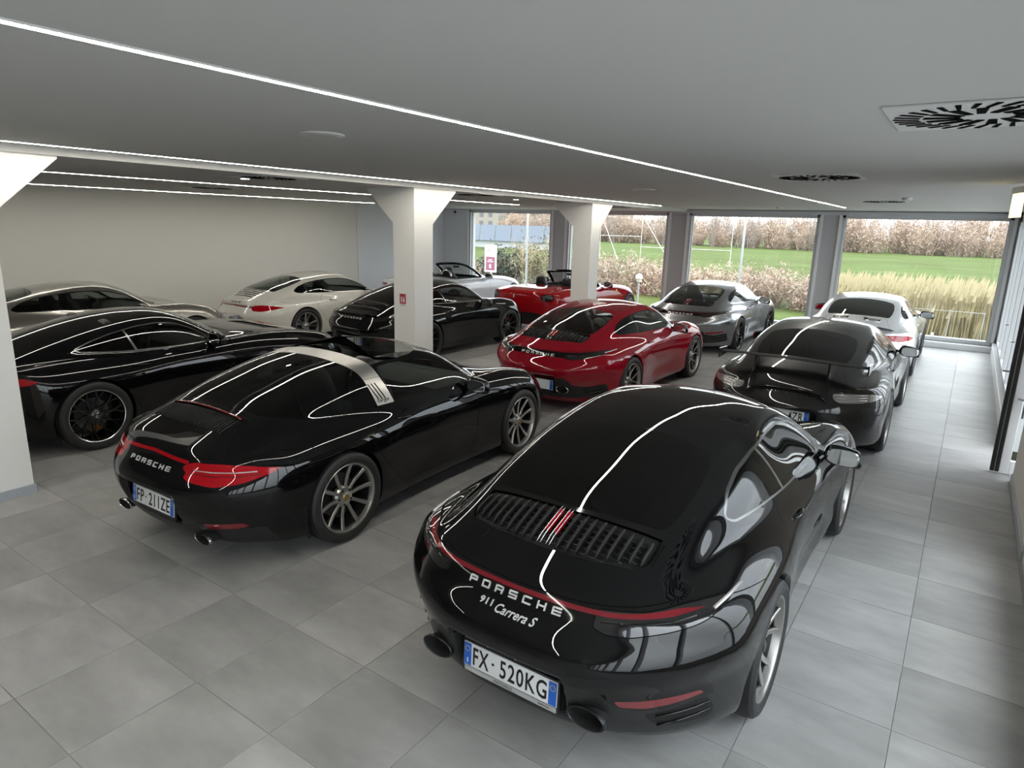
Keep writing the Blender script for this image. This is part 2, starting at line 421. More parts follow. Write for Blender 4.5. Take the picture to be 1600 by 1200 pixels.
def poly_sd(px, py, poly):
    """signed distance to a 2-D polygon, negative inside"""
    P = np.asarray(poly, float); Q = np.roll(P, -1, 0); best = np.full(px.shape, 1e9); ins = np.zeros(px.shape, bool)
    for (ax, ay), (bx, by) in zip(P, Q):
        ex, ey = bx-ax, by-ay; wx, wy = px-ax, py-ay
        t = np.clip((wx*ex+wy*ey)/(ex*ex+ey*ey+1e-18), 0, 1)
        best = np.minimum(best, (wx-t*ex)**2+(wy-t*ey)**2)
        c = (ay <= py) != (by <= py)
        with np.errstate(divide='ignore', invalid='ignore'):
            ins ^= c & (px < ax+(py-ay)/(by-ay if by != ay else 1e-12)*ex)
    return np.where(ins, -1, 1)*np.sqrt(best)

def roundp(poly, r=.03, n=4):
    """polygon with its corners rounded"""
    P = [Vector(p) for p in poly]; out = []
    for i, p in enumerate(P):
        a, b = P[i-1], P[(i+1) % len(P)]; rr = min(r, (a-p).length*.45, (b-p).length*.45)
        s, e = p+(a-p).normalized()*rr, p+(b-p).normalized()*rr
        for k in range(n+1):
            t = k/n; out.append(tuple(s*(1-t)**2+p*2*t*(1-t)+e*t*t))
    return out

class Cut:
    """triangle mesh whose faces are split along level sets and labelled by panel"""
    def __init__(s, V, N, T): s.V, s.N, s.T = V, N, T; s.L = np.zeros(len(T), int); s.names = ['body']
    fine = 0
    def lab(s, n):
        if n not in s.names: s.names.append(n)
        return s.names.index(n)
    def split(s, fld, only=None):
        """cut every triangle where fld (per vertex) changes sign"""
        v = np.where(np.abs(fld) < 1e-5, 0, fld); T = s.T; sg = np.sign(v)[T]
        m = (sg.max(1) > 0) & (sg.min(1) < 0)
        if only is not None: m &= only
        if not m.any(): s.fld = fld; return
        keep, kl = T[~m], s.L[~m]; C_, cl = T[m], s.L[m]
        e = np.concatenate([C_[:, [0, 1]], C_[:, [1, 2]], C_[:, [2, 0]]]); e = np.sort(e, 1)
        e = e[(np.sign(v[e[:, 0]])*np.sign(v[e[:, 1]])) < 0]; e = np.unique(e, axis=0)
        t = v[e[:, 0]]/(v[e[:, 0]]-v[e[:, 1]]); n0 = len(s.V)
        nv = s.V[e[:, 0]]+(s.V[e[:, 1]]-s.V[e[:, 0]])*t[:, None]; nn = s.N[e[:, 0]]+(s.N[e[:, 1]]-s.N[e[:, 0]])*t[:, None]
        nn /= np.linalg.norm(nn, axis=1)[:, None]
        mp = {(a, b): n0+i for i, (a, b) in enumerate(e.tolist())}
        nt, nl = [], []
        for tri, l in zip(C_.tolist(), cl.tolist()):
            sv = [np.sign(v[i]) for i in tri]
            poly = []
            for k in range(3):
                a, b = tri[k], tri[(k+1) % 3]; poly.append((a, sv[k]))
                if sv[k]*sv[(k+1) % 3] < 0: poly.append((mp[(min(a, b), max(a, b))], 0))
            for side in (1, -1):
                q = [i for i, z in poly if z*side >= 0]
                for k in range(1, len(q)-1): nt.append((q[0], q[k], q[k+1])); nl.append(l)
        s.V = np.concatenate([s.V, nv]); s.N = np.concatenate([s.N, nn])
        s.T = np.concatenate([keep, np.array(nt, int)]); s.L = np.concatenate([kl, np.array(nl, int)])
        s.fld = np.concatenate([v, np.zeros(len(nv))])
    def near(s, lo, hi):
        c = s.V[s.T]; return ((c.max(1) >= lo) & (c.min(1) <= hi)).all(1)
    def refine(s, sel):
        """split the chosen triangles into four"""
        if not sel.any(): return
        t = s.T[sel]; e = np.sort(np.concatenate([t[:, [0, 1]], t[:, [1, 2]], t[:, [2, 0]]]), 1)
        u, inv = np.unique(e, axis=0, return_inverse=True); inv = inv.ravel(); n0 = len(s.V); m = len(t)
        nv = (s.V[u[:, 0]]+s.V[u[:, 1]])/2; nn = s.N[u[:, 0]]+s.N[u[:, 1]]; nn /= np.linalg.norm(nn, axis=1)[:, None]
        a, b, c = n0+inv[:m], n0+inv[m:2*m], n0+inv[2*m:]
        s.V = np.concatenate([s.V, nv]); s.N = np.concatenate([s.N, nn])
        nt = np.concatenate([np.c_[t[:, 0], a, c], np.c_[a, t[:, 1], b], np.c_[c, b, t[:, 2]], np.c_[a, b, c]])
        s.T = np.concatenate([s.T[~sel], nt]); s.L = np.concatenate([s.L[~sel], np.tile(s.L[sel], 4)])
    def mark(s, name, fn, over=('body',), cond=None, at=0.0, fine=None):
        """label faces with fn < at"""
        def pick():
            cen = s.V[s.T].mean(1); ok = np.ones(len(cen), bool) if cond is None else cond(cen)
            return cen, ok
        for lv in range(s.fine if fine is None else fine):
            cen, ok = pick(); i = np.flatnonzero(ok)
            sz = np.linalg.norm(s.V[s.T[i, 0]]-s.V[s.T[i, 1]], axis=1)
            r = (np.abs(fn(cen[i])-at) < np.maximum(sz*1.3, .004)) & (sz > .007)
            sel = np.zeros(len(s.T), bool); sel[i[r]] = True; s.refine(sel)
        cen, ok = pick(); u = np.unique(s.T[ok]); fld = np.ones(len(s.V))
        if len(u): fld[u] = fn(s.V[u])-at
        s.split(fld, ok)
        cen, ok = pick(); ok &= np.isin(s.L, [s.lab(o) for o in over]); i = np.flatnonzero(ok)
        if len(i): s.L[i[fn(cen[i])-at < 0]] = s.lab(name)
    def band(s, name, fn, w=.0022, over=('body',), cond=None):
        s.mark('_b', fn, over, cond, at=w)
        b = s.lab('_b'); s.mark('_i', fn, ('_b',), cond, at=-w)
        # faces inside the band keep the new name, inner ones go back
        s.L[s.L == b] = s.lab(name)
        i = s.lab('_i'); s.L[s.L == i] = s.lab(over[0])
    def part(s, name, side=0):
        """vertices, normals, faces of a panel; side 0 both halves, 1 right, -1 left"""
        t = s.T[s.L == s.lab(name)]
        if not len(t): return None
        u, inv = np.unique(t, return_inverse=True); t = inv.reshape(t.shape); V, N = s.V[u], s.N[u]
        if side == 1: return V, N, t
        Vm, Nm = V*(-1, 1, 1), N*(-1, 1, 1)
        if side == -1: return Vm, Nm, t[:, ::-1]
        n = len(V); mp = np.where(V[:, 0] == 0, np.arange(n), np.arange(n)+n)
        tm = mp[t][:, ::-1]
        Va, Na, Ta = np.concatenate([V, Vm]), np.concatenate([N, Nm]), np.concatenate([t, tm])
        u, inv = np.unique(Ta, return_inverse=True); return Va[u], Na[u], inv.reshape(Ta.shape)
    def boundary(s, names):
        ls = [s.lab(n) for n in names]; t = s.T[np.isin(s.L, ls)]
        e = np.concatenate([t[:, [0, 1]], t[:, [1, 2]], t[:, [2, 0]]]); k = np.sort(e, 1)
        u, i, c = np.unique(k, axis=0, return_index=True, return_counts=True); return e[i[c == 1]]

def pieces(V, N, T):
    """split a mesh into its connected pieces, largest first"""
    par = list(range(len(V)))
    def find(a):
        while par[a] != a: par[a] = par[par[a]]; a = par[a]
        return a
    key = np.unique(np.round(V*1e5).astype(np.int64), axis=0, return_inverse=True)[1].ravel().tolist(); first = {}
    for i, k in enumerate(key):
        if k in first: par[i] = first[k]
        else: first[k] = i
    for a, b, c in T.tolist():
        ra, rb, rc = find(a), find(b), find(c)
        if rb != ra: par[rb] = ra
        rc = find(rc)
        if rc != ra: par[rc] = ra
    lab = np.array([find(i) for i in T[:, 0].tolist()]); out = []
    for l in np.unique(lab):
        t = T[lab == l]; u, inv = np.unique(t, return_inverse=True); out.append((V[u], None if N is None else N[u], inv.reshape(t.shape)))
    out.sort(key=lambda p: -len(p[2])); return out
# ------------------------------------------------------------------ body shapes (metres, measured from the rear axle)
P992 = dict(
    deck=[(-1.2,.62),(-1.05,.715),(-.95,.775),(-.85,.828),(-.7,.895),(-.5,.945),(-.2,.955),(.3,.93),(1.5,.90),(1.9,.925),(2.1,.915),(2.3,.875),(2.6,.805),(2.9,.725),(3.15,.645),(3.35,.57),(3.5,.50)],
    crest=[(-1.2,.62),(-1.0,.715),(-.85,.770),(-.6,.835),(-.3,.876),(0,.895),(.3,.898),(.6,.892),(1.0,.892),(1.5,.90),(2.0,.915),(2.3,.915),(2.6,.875),(2.9,.795),(3.15,.70),(3.35,.60),(3.5,.50)],
    width=[(-1.2,.865),(-.9,.897),(-.45,.924),(0,.930),(.35,.918),(.65,.890),(1.0,.872),(1.5,.870),(1.9,.880),(2.2,.898),(2.5,.905),(2.8,.895),(3.1,.862),(3.5,.80)],
    side=[(.10,.07),(.18,.03),(.26,.012),(.36,.012),(.5,.002),(.62,0),(.72,.010),(.82,.036),(.92,.085),(1.05,.19)],
    tail=[(.08,-.70),(.15,-.83),(.20,-.895),(.25,-.94),(.30,-.968),(.38,-.998),(.44,-1.02),(.50,-1.043),(.545,-1.057),(.59,-1.058),(.635,-1.037),(.68,-1.0),(.73,-.965),(.77,-.945),(.81,-.93),(.85,-.90),(.92,-.84),(1.1,-.66)],
    bow_low=.40, recess=(.275, .31, .445, -.938, .10),
    tail_bow=(.40, 3.1), nose=[(.1,.16),(.2,.06),(.3,.01),(.42,0),(.52,.02),(.62,.08),(.75,.2),(1,.5)], nose_y=3.445, nose_bow=(.56, 2.8),
    k_side=[(-1.1,.16),(-.5,.20),(0,.22),(.5,.20),(1.1,.12),(1.7,.12),(2.2,.18),(2.6,.22),(3.2,.2)],
    roof=[(-1.2,.62),(-1.05,.715),(-.95,.777),(-.85,.835),(-.7,.908),(-.6,.953),(-.5,.995),(-.3,1.073),(0,1.157),(.3,1.226),(.6,1.272),(.9,1.296),(1.1,1.298),(1.3,1.283),(1.5,1.238),(1.7,1.150),(1.9,1.042),(2.1,.925),(2.3,.80),(2.6,.6)],
    cabin=[(-1.1,.44),(-.85,.52),(-.6,.585),(-.3,.65),(0,.705),(.4,.752),(.9,.778),(1.4,.778),(1.8,.758),(2.1,.715),(2.4,.63)],
    k_cabin=[(-1.1,.18),(-.5,.16),(0,.11),(.5,.05),(1.0,.035),(1.7,.04),(2.1,.05)], roof_mid=.95, door_in=.018,
)
P991 = dict(P992, bow_low=.12, recess=(.305, .37, .505, -.925, .05), tail=[(.08,-.64),(.16,-.79),(.22,-.88),(.29,-.935),(.36,-.975),(.44,-1.008),(.52,-1.025),(.575,-1.025),(.63,-1.0),(.68,-.965),(.73,-.932),(.77,-.912),(.81,-.897),(.85,-.87),(.92,-.81),(1.1,-.63)], width=[(y, w-.004) for y, w in P992['width']])
PGT = dict(yr=(-1.05, 3.85),
    deck=[(-1.1,.84),(-.9,.885),(-.75,.925),(-.5,.945),(-.2,.94),(.4,.91),(1.3,.90),(1.65,.945),(1.9,.955),(2.4,.935),(2.8,.885),(3.1,.825),(3.35,.755),(3.55,.67),(3.75,.56)],
    crest=[(-1.1,.78),(-.85,.85),(-.6,.885),(-.3,.91),(0,.918),(.5,.905),(1.1,.905),(1.6,.93),(2.1,.945),(2.5,.93),(2.8,.89),(3.1,.825),(3.35,.745),(3.6,.63),(3.8,.52)],
    width=[(-1.1,.86),(-.8,.915),(-.4,.955),(0,.970),(.4,.955),(.8,.93),(1.3,.92),(1.8,.925),(2.2,.945),(2.63,.968),(2.95,.955),(3.3,.90),(3.7,.80)],
    side=[(.10,.07),(.18,.03),(.26,.012),(.36,.014),(.5,.004),(.62,0),(.72,.010),(.82,.034),(.92,.085),(1.05,.19)],
    tail=[(.08,-.62),(.18,-.72),(.30,-.80),(.45,-.86),(.60,-.885),(.72,-.885),(.82,-.875),(.88,-.86),(.93,-.82),(1.1,-.68)],
    tail_bow=(.36, 3.0), nose=[(.1,.16),(.2,.06),(.3,.01),(.42,0),(.52,.01),(.62,.05),(.75,.15),(1,.4)], nose_y=3.66, nose_bow=(.50, 2.8),
    k_side=[(-1.1,.16),(-.5,.20),(0,.22),(.5,.18),(1.1,.10),(1.7,.10),(2.2,.16),(2.6,.22),(3.2,.2)], valley=(.38, .72), drop_x=.73,
    roof=[(-1.1,.81),(-.9,.875),(-.7,.945),(-.4,1.045),(-.1,1.132),(.2,1.205),(.5,1.256),(.75,1.280),(.95,1.285),(1.15,1.265),(1.35,1.195),(1.55,1.095),(1.75,.985),(1.95,.87),(2.3,.6)],
    cabin=[(-1.1,.42),(-.8,.53),(-.5,.615),(-.2,.672),(.1,.715),(.5,.758),(.9,.768),(1.2,.755),(1.5,.725),(1.75,.675),(2.1,.58)],
    k_cabin=[(-1.1,.16),(-.5,.12),(0,.07),(.5,.04),(1.2,.035),(1.7,.05)], roof_mid=.6, door_in=.02,
)
PSP = dict(yr=(-1.15, 3.8),
    deck=[(-1.2,.83),(-1.0,.895),(-.8,.945),(-.5,.985),(-.1,.995),(.3,.97),(.7,.93),(1.3,.925),(1.65,.965),(1.9,.96),(2.3,.915),(2.7,.85),(3.05,.765),(3.35,.67),(3.6,.55)],
    crest=[(-1.2,.80),(-1.0,.855),(-.8,.895),(-.45,.94),(-.1,.955),(.3,.94),(.8,.925),(1.3,.925),(1.7,.945),(2.1,.945),(2.5,.915),(2.8,.86),(3.1,.775),(3.4,.655),(3.6,.54)],
    width=[(-1.2,.86),(-.85,.92),(-.4,.955),(0,.966),(.4,.95),(.8,.93),(1.3,.925),(1.8,.93),(2.2,.945),(2.67,.962),(3.0,.94),(3.3,.89),(3.7,.80)],
    side=[(.10,.07),(.18,.03),(.26,.012),(.36,.016),(.5,.004),(.62,0),(.72,.010),(.82,.030),(.92,.075),(1.05,.17)],
    tail=[(.08,-.70),(.18,-.80),(.30,-.88),(.45,-.93),(.58,-.955),(.70,-.965),(.80,-.965),(.86,-.955),(.92,-.92),(1.1,-.78)],
    tail_bow=(.24, 3.4), nose=[(.1,.16),(.2,.06),(.3,.01),(.42,0),(.52,.01),(.62,.06),(.75,.17),(1,.4)], nose_y=3.62, nose_bow=(.52, 2.7),
    k_side=[(-1.1,.12),(-.5,.16),(0,.18),(.5,.14),(1.1,.08),(1.7,.09),(2.2,.16),(2.6,.22),(3.2,.2)], valley=(.38, .72), drop_x=.73, roof=None, door_in=.025,
)
# ------------------------------------------------------------------ surface probes
def probe(sh, ax, A, B):
    """first point of the body met between points A and B (arrays n,3)"""
    A = np.atleast_2d(np.asarray(A, float)); B = np.atleast_2d(np.asarray(B, float)); t = np.linspace(0, 1, 240)
    P = A[:, None]+(B-A)[:, None]*t[None, :, None]; f = sh(P[..., 0], P[..., 1], P[..., 2]) < 0
    k = f.argmax(1); k = np.where(f.any(1), k, len(t)-1)
    lo, hi = t[np.maximum(k-1, 0)], t[k]
    for _ in range(14):
        m = (lo+hi)/2; Q = A+(B-A)*m[:, None]; i = sh(Q[:, 0], Q[:, 1], Q[:, 2]) < 0; hi = np.where(i, m, hi); lo = np.where(i, lo, m)
    return A+(B-A)*hi[:, None]
def on_top(sh, xy):
    xy = np.atleast_2d(np.asarray(xy, float)); n = len(xy); return probe(sh, 2, np.c_[xy, np.full(n, 1.45)], np.c_[xy, np.full(n, .2)])
def on_tail(sh, xz):
    xz = np.atleast_2d(np.asarray(xz, float)); n = len(xz)
    return probe(sh, 1, np.c_[xz[:, 0], np.full(n, -1.4), xz[:, 1]], np.c_[xz[:, 0], np.full(n, .3), xz[:, 1]])
def on_side(sh, yz):
    yz = np.atleast_2d(np.asarray(yz, float)); n = len(yz)
    return probe(sh, 0, np.c_[np.full(n, 1.2), yz], np.c_[np.full(n, .1), yz])

def tail_text(sh, name, body, x, z, size, material, sx=1.0, shear=0, spacing=1.0, out=.003, thick=.002, align='CENTER', offset=0):
    me = text_mesh(name, body, size, thick/2, material, shear, align, spacing, sx, offset)
    n = len(me.vertices); co = np.empty(n*3); me.vertices.foreach_get('co', co); co = co.reshape(n, 3)
    P = on_tail(sh, np.c_[co[:, 0]+x, co[:, 1]+z]); P[:, 1] -= out+co[:, 2]
    me.vertices.foreach_set('co', P.ravel()); me.update(); return me

def ribbon(pts, r, name, m, n=6, flat=1.0): return MB().tube([tuple(p) for p in pts], r, n, flat=flat).mesh(name, m, smooth=True)

# ------------------------------------------------------------------ cutting the panels of a body
ARCH_Z = .345
def cut_arches(c, wb, ra, rf, zc=ARCH_Z):
    for ya, r in ((0, ra), (wb, rf)):
        c.mark('gone', lambda V, ya=ya, r=r: np.hypot(V[:, 1]-ya, V[:, 2]-zc)-r, cond=lambda q: q[:, 0] > .45)

def arch_lip(c, sh, wb, ra, rf, zc=ARCH_Z):
    """turned-in edge of the wheel openings"""
    out = []
    for ya, r in ((0, ra), (wb, rf)):
        a = np.radians(np.arange(-38, 219, 4)); a = a[(zc+r*np.sin(a)) > sh.d.get('floor_z', .15)+.005]
        P = on_side(sh, np.c_[ya+r*np.cos(a), zc+r*np.sin(a)])
        for sd in (1, -1):
            V = []; 
            for p in P: V += [(sd*(p[0]), p[1], p[2]), (sd*(p[0]-.006), ya+(p[1]-ya)*.985, zc+(p[2]-zc)*.985), (sd*(p[0]-.06), ya+(p[1]-ya)*.98, zc+(p[2]-zc)*.98)]
            F = []
            for i in range(len(P)-1):
                for k in (0, 1):
                    q = (i*3+k, (i+1)*3+k, (i+1)*3+k+1, i*3+k+1); F.append(q if sd > 0 else q[::-1])
            out.append(MB().add(V, F).mesh('arch_edge', MT['shut'], auto=60))
    return out

def wheel_liner(wb, ra, rf, w, zc=ARCH_Z):
    out = []
    for ya, r in ((0, ra), (wb, rf)):
        for sd in (1, -1):
            pr = [(sd*(w-.07), r*.985), (sd*.52, r*.985), (sd*.5, r*.9), (sd*.5, .02)]
            mb = MB().lathe(pr, 28, 'x', org=(0, ya, zc))
            V = np.array(mb.V); mb.F = [f for f in mb.F if all(V[i, 2] > .10 for i in f)]; mb.M = [0]*len(mb.F)
            out.append(mb.mesh('wheel_liner', MT['liner'], auto=60))
    return out

def xy(V): return V[:, 0], V[:, 1]
def mirror_poly(half): return [(-x, y) for x, y in half[::-1] if x > 1e-6]+[(x, y) for x, y in half]

def P_side(poly, r=.04): q = roundp(poly, r); return lambda V: poly_sd(V[:, 1], V[:, 2], q)
def P_top(half, r=.04):
    q = roundp(mirror_poly(half), r); return lambda V: poly_sd(V[:, 0], V[:, 1], q)
def P_tail(half, r=.015, mirrored=False):
    q = roundp(mirror_poly(half) if mirrored else half, r); return lambda V: poly_sd(V[:, 0], V[:, 2], q)

DLO911 = [(-.075,1.0),(.05,1.07),(.25,1.128),(.5,1.168),(.8,1.188),(1.1,1.186),(1.30,1.155),(1.5,1.085),(1.68,.995),(1.79,.93),(1.73,.922),(1.2,.94),(.6,.955),(.15,.968),(-.02,.975)]
SCREEN911 = [(0,2.10),(.3,2.065),(.52,1.98),(.64,1.88),(.655,1.82),(.60,1.60),(.535,1.40),(.50,1.33),(.3,1.385),(0,1.40)]
REAR911 = [(0,.335),(.30,.315),(.445,.265),(.475,.15),(.495,-.05),(.49,-.25),(.465,-.40),(.25,-.44),(0,-.455)]

def cut_911(sh, h, kind):
    V, N, T = sh.mesh_half(h); c = Cut(V, N, T)
    ra, rf = .378, .368
    c.fine = 1
    cut_arches(c, 2.45, ra, rf)
    hi = lambda q: (q[:, 2] > .86) & (q[:, 0] > .4)
    if kind == 'targa':
        # wrap-round rear glass, brushed hoop, open roof
        hoop0 = lambda V: -(V[:, 1]-(.43-.055*np.clip((1.05-V[:, 2])/.15, -1, 1)*0+.05*np.clip((1.2-V[:, 2])/.3, 0, 1)))
        hoop1 = lambda V: V[:, 1]-(.60+.06*np.clip((1.2-V[:, 2])/.3, 0, 1))
        belt = lambda V: .925+.0*V[:, 1]-V[:, 2]
        up = lambda q: (q[:, 2] > .90) & (q[:, 1] < 1.0)
        c.mark('hoop', lambda V: np.maximum(np.maximum(hoop0(V), hoop1(V)), belt(V)), cond=up)
        wrap = [(0,.50),(.85,.50),(.80,.35),(.755,.2),(.70,-.05),(.655,-.20),(.58,-.33),(.46,-.41),(.25,-.435),(0,-.445)]
        c.mark('window_trim', P_top(wrap, .05), cond=lambda q: (q[:, 2] > .915) & (q[:, 1] < .6), at=.012)
        c.mark('rear_window', P_top(wrap, .05), over=('window_trim',), cond=lambda q: (q[:, 2] > .915) & (q[:, 1] < .6))
        D = [(.62,1.19),(.8,1.196),(1.1,1.19),(1.30,1.155),(1.5,1.085),(1.68,.995),(1.79,.93),(1.73,.922),(1.2,.93),(.66,.935)]
        c.mark('window_trim', P_side(D, .02), cond=hi, at=.012)
        c.mark('door_window', P_side(D, .02), over=('window_trim',), cond=hi)
        # roof opening
        c.mark('gone', P_top([(0,1.29),(.40,1.26),(.50,1.2),(.535,1.1),(.55,.9),(.55,.58),(0,.52)], .03), over=('body', 'window_trim'), cond=lambda q: q[:, 2] > 1.19)
    else:
        c.mark('window_trim', P_side(DLO911, .045), cond=hi, at=.011)
        c.mark('side_glass', P_side(DLO911, .045), over=('window_trim',), cond=hi)
        pil = lambda V: np.abs(V[:, 1]-(.63-.35*(V[:, 2]-.95)))-.014
        c.mark('window_trim', pil, over=('side_glass',), cond=hi)
        c.mark('door_window', lambda V: -(V[:, 1]-(.63-.35*(V[:, 2]-.95))), over=('side_glass',), cond=hi)
        c.L[c.L == c.lab('side_glass')] = c.lab('quarter_window')
        rw = P_top(REAR911, .05); cr = lambda q: (q[:, 1] < .6) & (q[:, 2] > .8)
        c.mark('rear_surround', rw, cond=cr, at=.006); c.mark('rear_window', rw, over=('rear_surround',), cond=cr)
    ws = P_top(SCREEN911, .05); cw = lambda q: (q[:, 1] > 1.1) & (q[:, 2] > .85)
    c.mark('window_trim', ws, cond=cw, at=.008); c.mark('windshield', ws, over=('window_trim',), cond=cw)
    deck = lambda q: (q[:, 1] < -.3) & (q[:, 2] > .78)
    if kind == '992':
        gr = P_top([(0,-.40),(.465,-.40),(.482,-.48),(.482,-.60),(.44,-.665),(.27,-.715),(0,-.735)], .04)
        pan = lambda V: np.maximum(gr(V), -V[:, 1]-.48-.03*(V[:, 0]/.45)**2*-1)
        c.mark('rear_surround', pan, cond=deck); c.mark('grille', gr, cond=deck)
    elif kind in ('991', 'targa'):
        gr = P_top([(0,-.50),(.40,-.49),(.43,-.52),(.39,-.64),(.36,-.68),(0,-.70)], .03)
        if kind == 'targa': c.mark('grille', gr, cond=deck)
    elif kind == '997':
        for k in range(5):
            y = -.485-.062*k; w = .36-.022*k
            c.mark('grille', P_top([(0, y+.013), (w, y+.013), (w+.012, y), (w, y-.013), (0, y-.013)], .012), cond=deck)
    c.fine = 2
    tail = lambda q: (q[:, 1] < -.30) & (q[:, 2] > .5)
    if kind in ('992', '992dark'):
        bar = P_tail([(0,.789),(.45,.794),(.66,.809),(.745,.827),(.66,.824),(.45,.810),(0,.805)], .006, True)
        c.mark('light_bar', bar, cond=tail)
        ln = [(.385,.752),(.404,.745),(.437,.735),(.53,.737),(.668,.766),(.748,.789),(.787,.808),(.792,.834),(.735,.838),(.69,.832),(.55,.818),(.385,.813)]
        c.mark('lens_edge', P_tail(ln, .02), cond=tail, at=.004)
        c.mark('tail_light', P_tail(ln, .02), over=('lens_edge',), cond=tail)
        c.mark('light_strip', P_tail([(0,.748),(.39,.748),(.39,.814),(0,.811)], .006, True), cond=tail)
    elif kind == 'targa':
        c.mark('light_bar', P_tail([(0,.797),(.37,.778),(.37,.755),(0,.776)], .006, True), cond=tail)
        ln = [(.33,.735),(.36,.757),(.42,.774),(.60,.777),(.74,.768),(.86,.742),(.83,.708),(.74,.664),(.60,.640),(.42,.66),(.37,.68),(.38,.705)]
        c.mark('tail_light', P_tail(ln, .02), cond=tail)
    elif kind == '991':
        ln = [(.44,.752),(.62,.762),(.80,.755),(.875,.728),(.83,.692),(.70,.672),(.52,.668),(.46,.695)]
        c.mark('lens_edge', P_tail(ln, .03), cond=tail, at=.004)
        c.mark('tail_light', P_tail(ln, .03), over=('lens_edge',), cond=tail)
    elif kind == '997':
        c.mark('light_bar', P_tail([(0,.765),(.50,.755),(.50,.728),(0,.738)], .006, True), cond=tail)
        ln = [(.46,.74),(.50,.772),(.62,.785),(.78,.775),(.885,.742),(.80,.702),(.66,.670),(.52,.675),(.47,.705)]
        c.mark('tail_light', P_tail(ln, .03), cond=tail)
    low = lambda q: (q[:, 1] < -.45) & (q[:, 2] < .66)
    if kind in ('992', '992dark'):
        c.mark('reflector', P_tail([(.503,.453),(.52,.418),(.61,.412),(.70,.428),(.787,.452),(.776,.474),(.69,.468),(.60,.459)], .01), cond=low)
        c.mark('vent', P_tail([(.60,.380),(.67,.388),(.79,.428),(.812,.34),(.80,.285),(.68,.292),(.62,.32)], .02), cond=low)
        c.mark('diffuser', P_tail([(0,.468),(.27,.472),(.33,.50),(.41,.505),(.465,.478),(.505,.415),(.60,.40),(.67,.40),(.82,.43),(.83,.28),(.70,.245),(.5,.235),(0,.225)], .02, True), cond=low)
    elif kind == 'targa':
        c.mark('reflector', P_tail([(.50,.372),(.72,.378),(.74,.352),(.68,.335),(.52,.332)], .01), cond=low)
        c.mark('diffuser', P_tail([(0,.33),(.30,.33),(.36,.36),(.5,.36),(.62,.33),(.8,.34),(.8,.2),(0,.2)], .03, True), cond=low)
    elif kind == '991':
        c.mark('vent', P_tail([(.70,.62),(.80,.63),(.84,.58),(.83,.42),(.79,.38),(.745,.44),(.735,.56)], .03), cond=low)
        c.mark('diffuser', P_tail([(0,.33),(.55,.33),(.62,.26),(.6,.2),(0,.2)], .03, True), cond=low)
    hl = lambda V: (np.sqrt(((V[:, 0]-.655)/.125)**2+((V[:, 1]-3.03)/.23)**2+((V[:, 2]-.69)/.17)**2)-1)*.12
    front = lambda q: (q[:, 1] > 2.6) & (q[:, 2] > .45)
    c.mark('lamp_rim', hl, cond=front, at=.006); c.mark('headlight', hl, over=('lamp_rim',), cond=front)
    # shut lines, then the panels they enclose
    c.fine = 1
    side = lambda q: (q[:, 0] > .55) & (q[:, 2] > .22)
    df = lambda V: V[:, 1]-(1.70-.10*np.clip((.5-V[:, 2])/.3, 0, 1)**2+.06*np.clip((V[:, 2]-.75)/.2, 0, 1))
    dr = lambda V: -(V[:, 1]-(.56-.30*np.clip((.98-V[:, 2])/.28, 0, 1)+.42*np.clip((.74-V[:, 2])/.5, 0, 1)**1.2))
    db = lambda V: .245-V[:, 2]
    dt = lambda V: V[:, 2]-(.96-.015*(V[:, 1]-.6))
    door = lambda V: np.maximum(np.maximum(df(V), dr(V)), np.maximum(db(V), dt(V)))
    dz = lambda q: (q[:, 0] > .55) & (q[:, 2] > .2) & (q[:, 1] > .1) & (q[:, 1] < 1.9)
    c.mark('shut_line', door, cond=dz, at=.0022); c.mark('door', door, over=('shut_line',), cond=dz, at=-.0022)
    bn = lambda V: np.maximum(V[:, 0]-(.60-.20*np.clip((V[:, 1]-2.2)/1.0, 0, 1)**1.5), np.maximum(V[:, 1]-(3.26-.5*V[:, 0]**2), 2.135-.42*V[:, 0]**2-V[:, 1]))
    bz = lambda q: (q[:, 1] > 1.9) & (q[:, 2] > .5)
    c.mark('shut_line', bn, cond=bz, at=.002); c.mark('front_bonnet', bn, over=('shut_line',), cond=bz, at=-.002)
    if kind in ('992', '992dark'):
        el = lambda V: np.maximum(np.maximum(V[:, 0]-(.495+np.clip((-.598-V[:, 1]), 0, 1)*2.0), .8155+.035*(V[:, 0]/.75)**2-V[:, 2]), V[:, 1]+.47)
    elif kind == '997':
        el = lambda V: np.maximum(np.maximum(V[:, 0]-(.43+np.clip((-.60-V[:, 1]), 0, 1)*.3), .772-V[:, 2]), V[:, 1]+.46)
    else:
        el = lambda V: np.maximum(np.maximum(V[:, 0]-(.46+np.clip((-.55-V[:, 1]), 0, 1)*.45), .800-V[:, 2]), V[:, 1]+.465)
    ez = lambda q: (q[:, 1] < -.3) & (q[:, 2] > .745)
    c.mark('shut_line', el, cond=ez, at=.0018); c.mark('engine_lid', el, over=('shut_line',), cond=ez, at=-.0018)
    sm = lambda V: np.abs(V[:, 2]-(.833-.15*(V[:, 1]+.49)))-.0016
    c.mark('shut_line', sm, fine=2, cond=lambda q: (q[:, 0] > .78) & (q[:, 1] > -.52) & (q[:, 1] < -.12) & (q[:, 2] > .7))
    c.arch = (2.45, ra, rf)
    return c


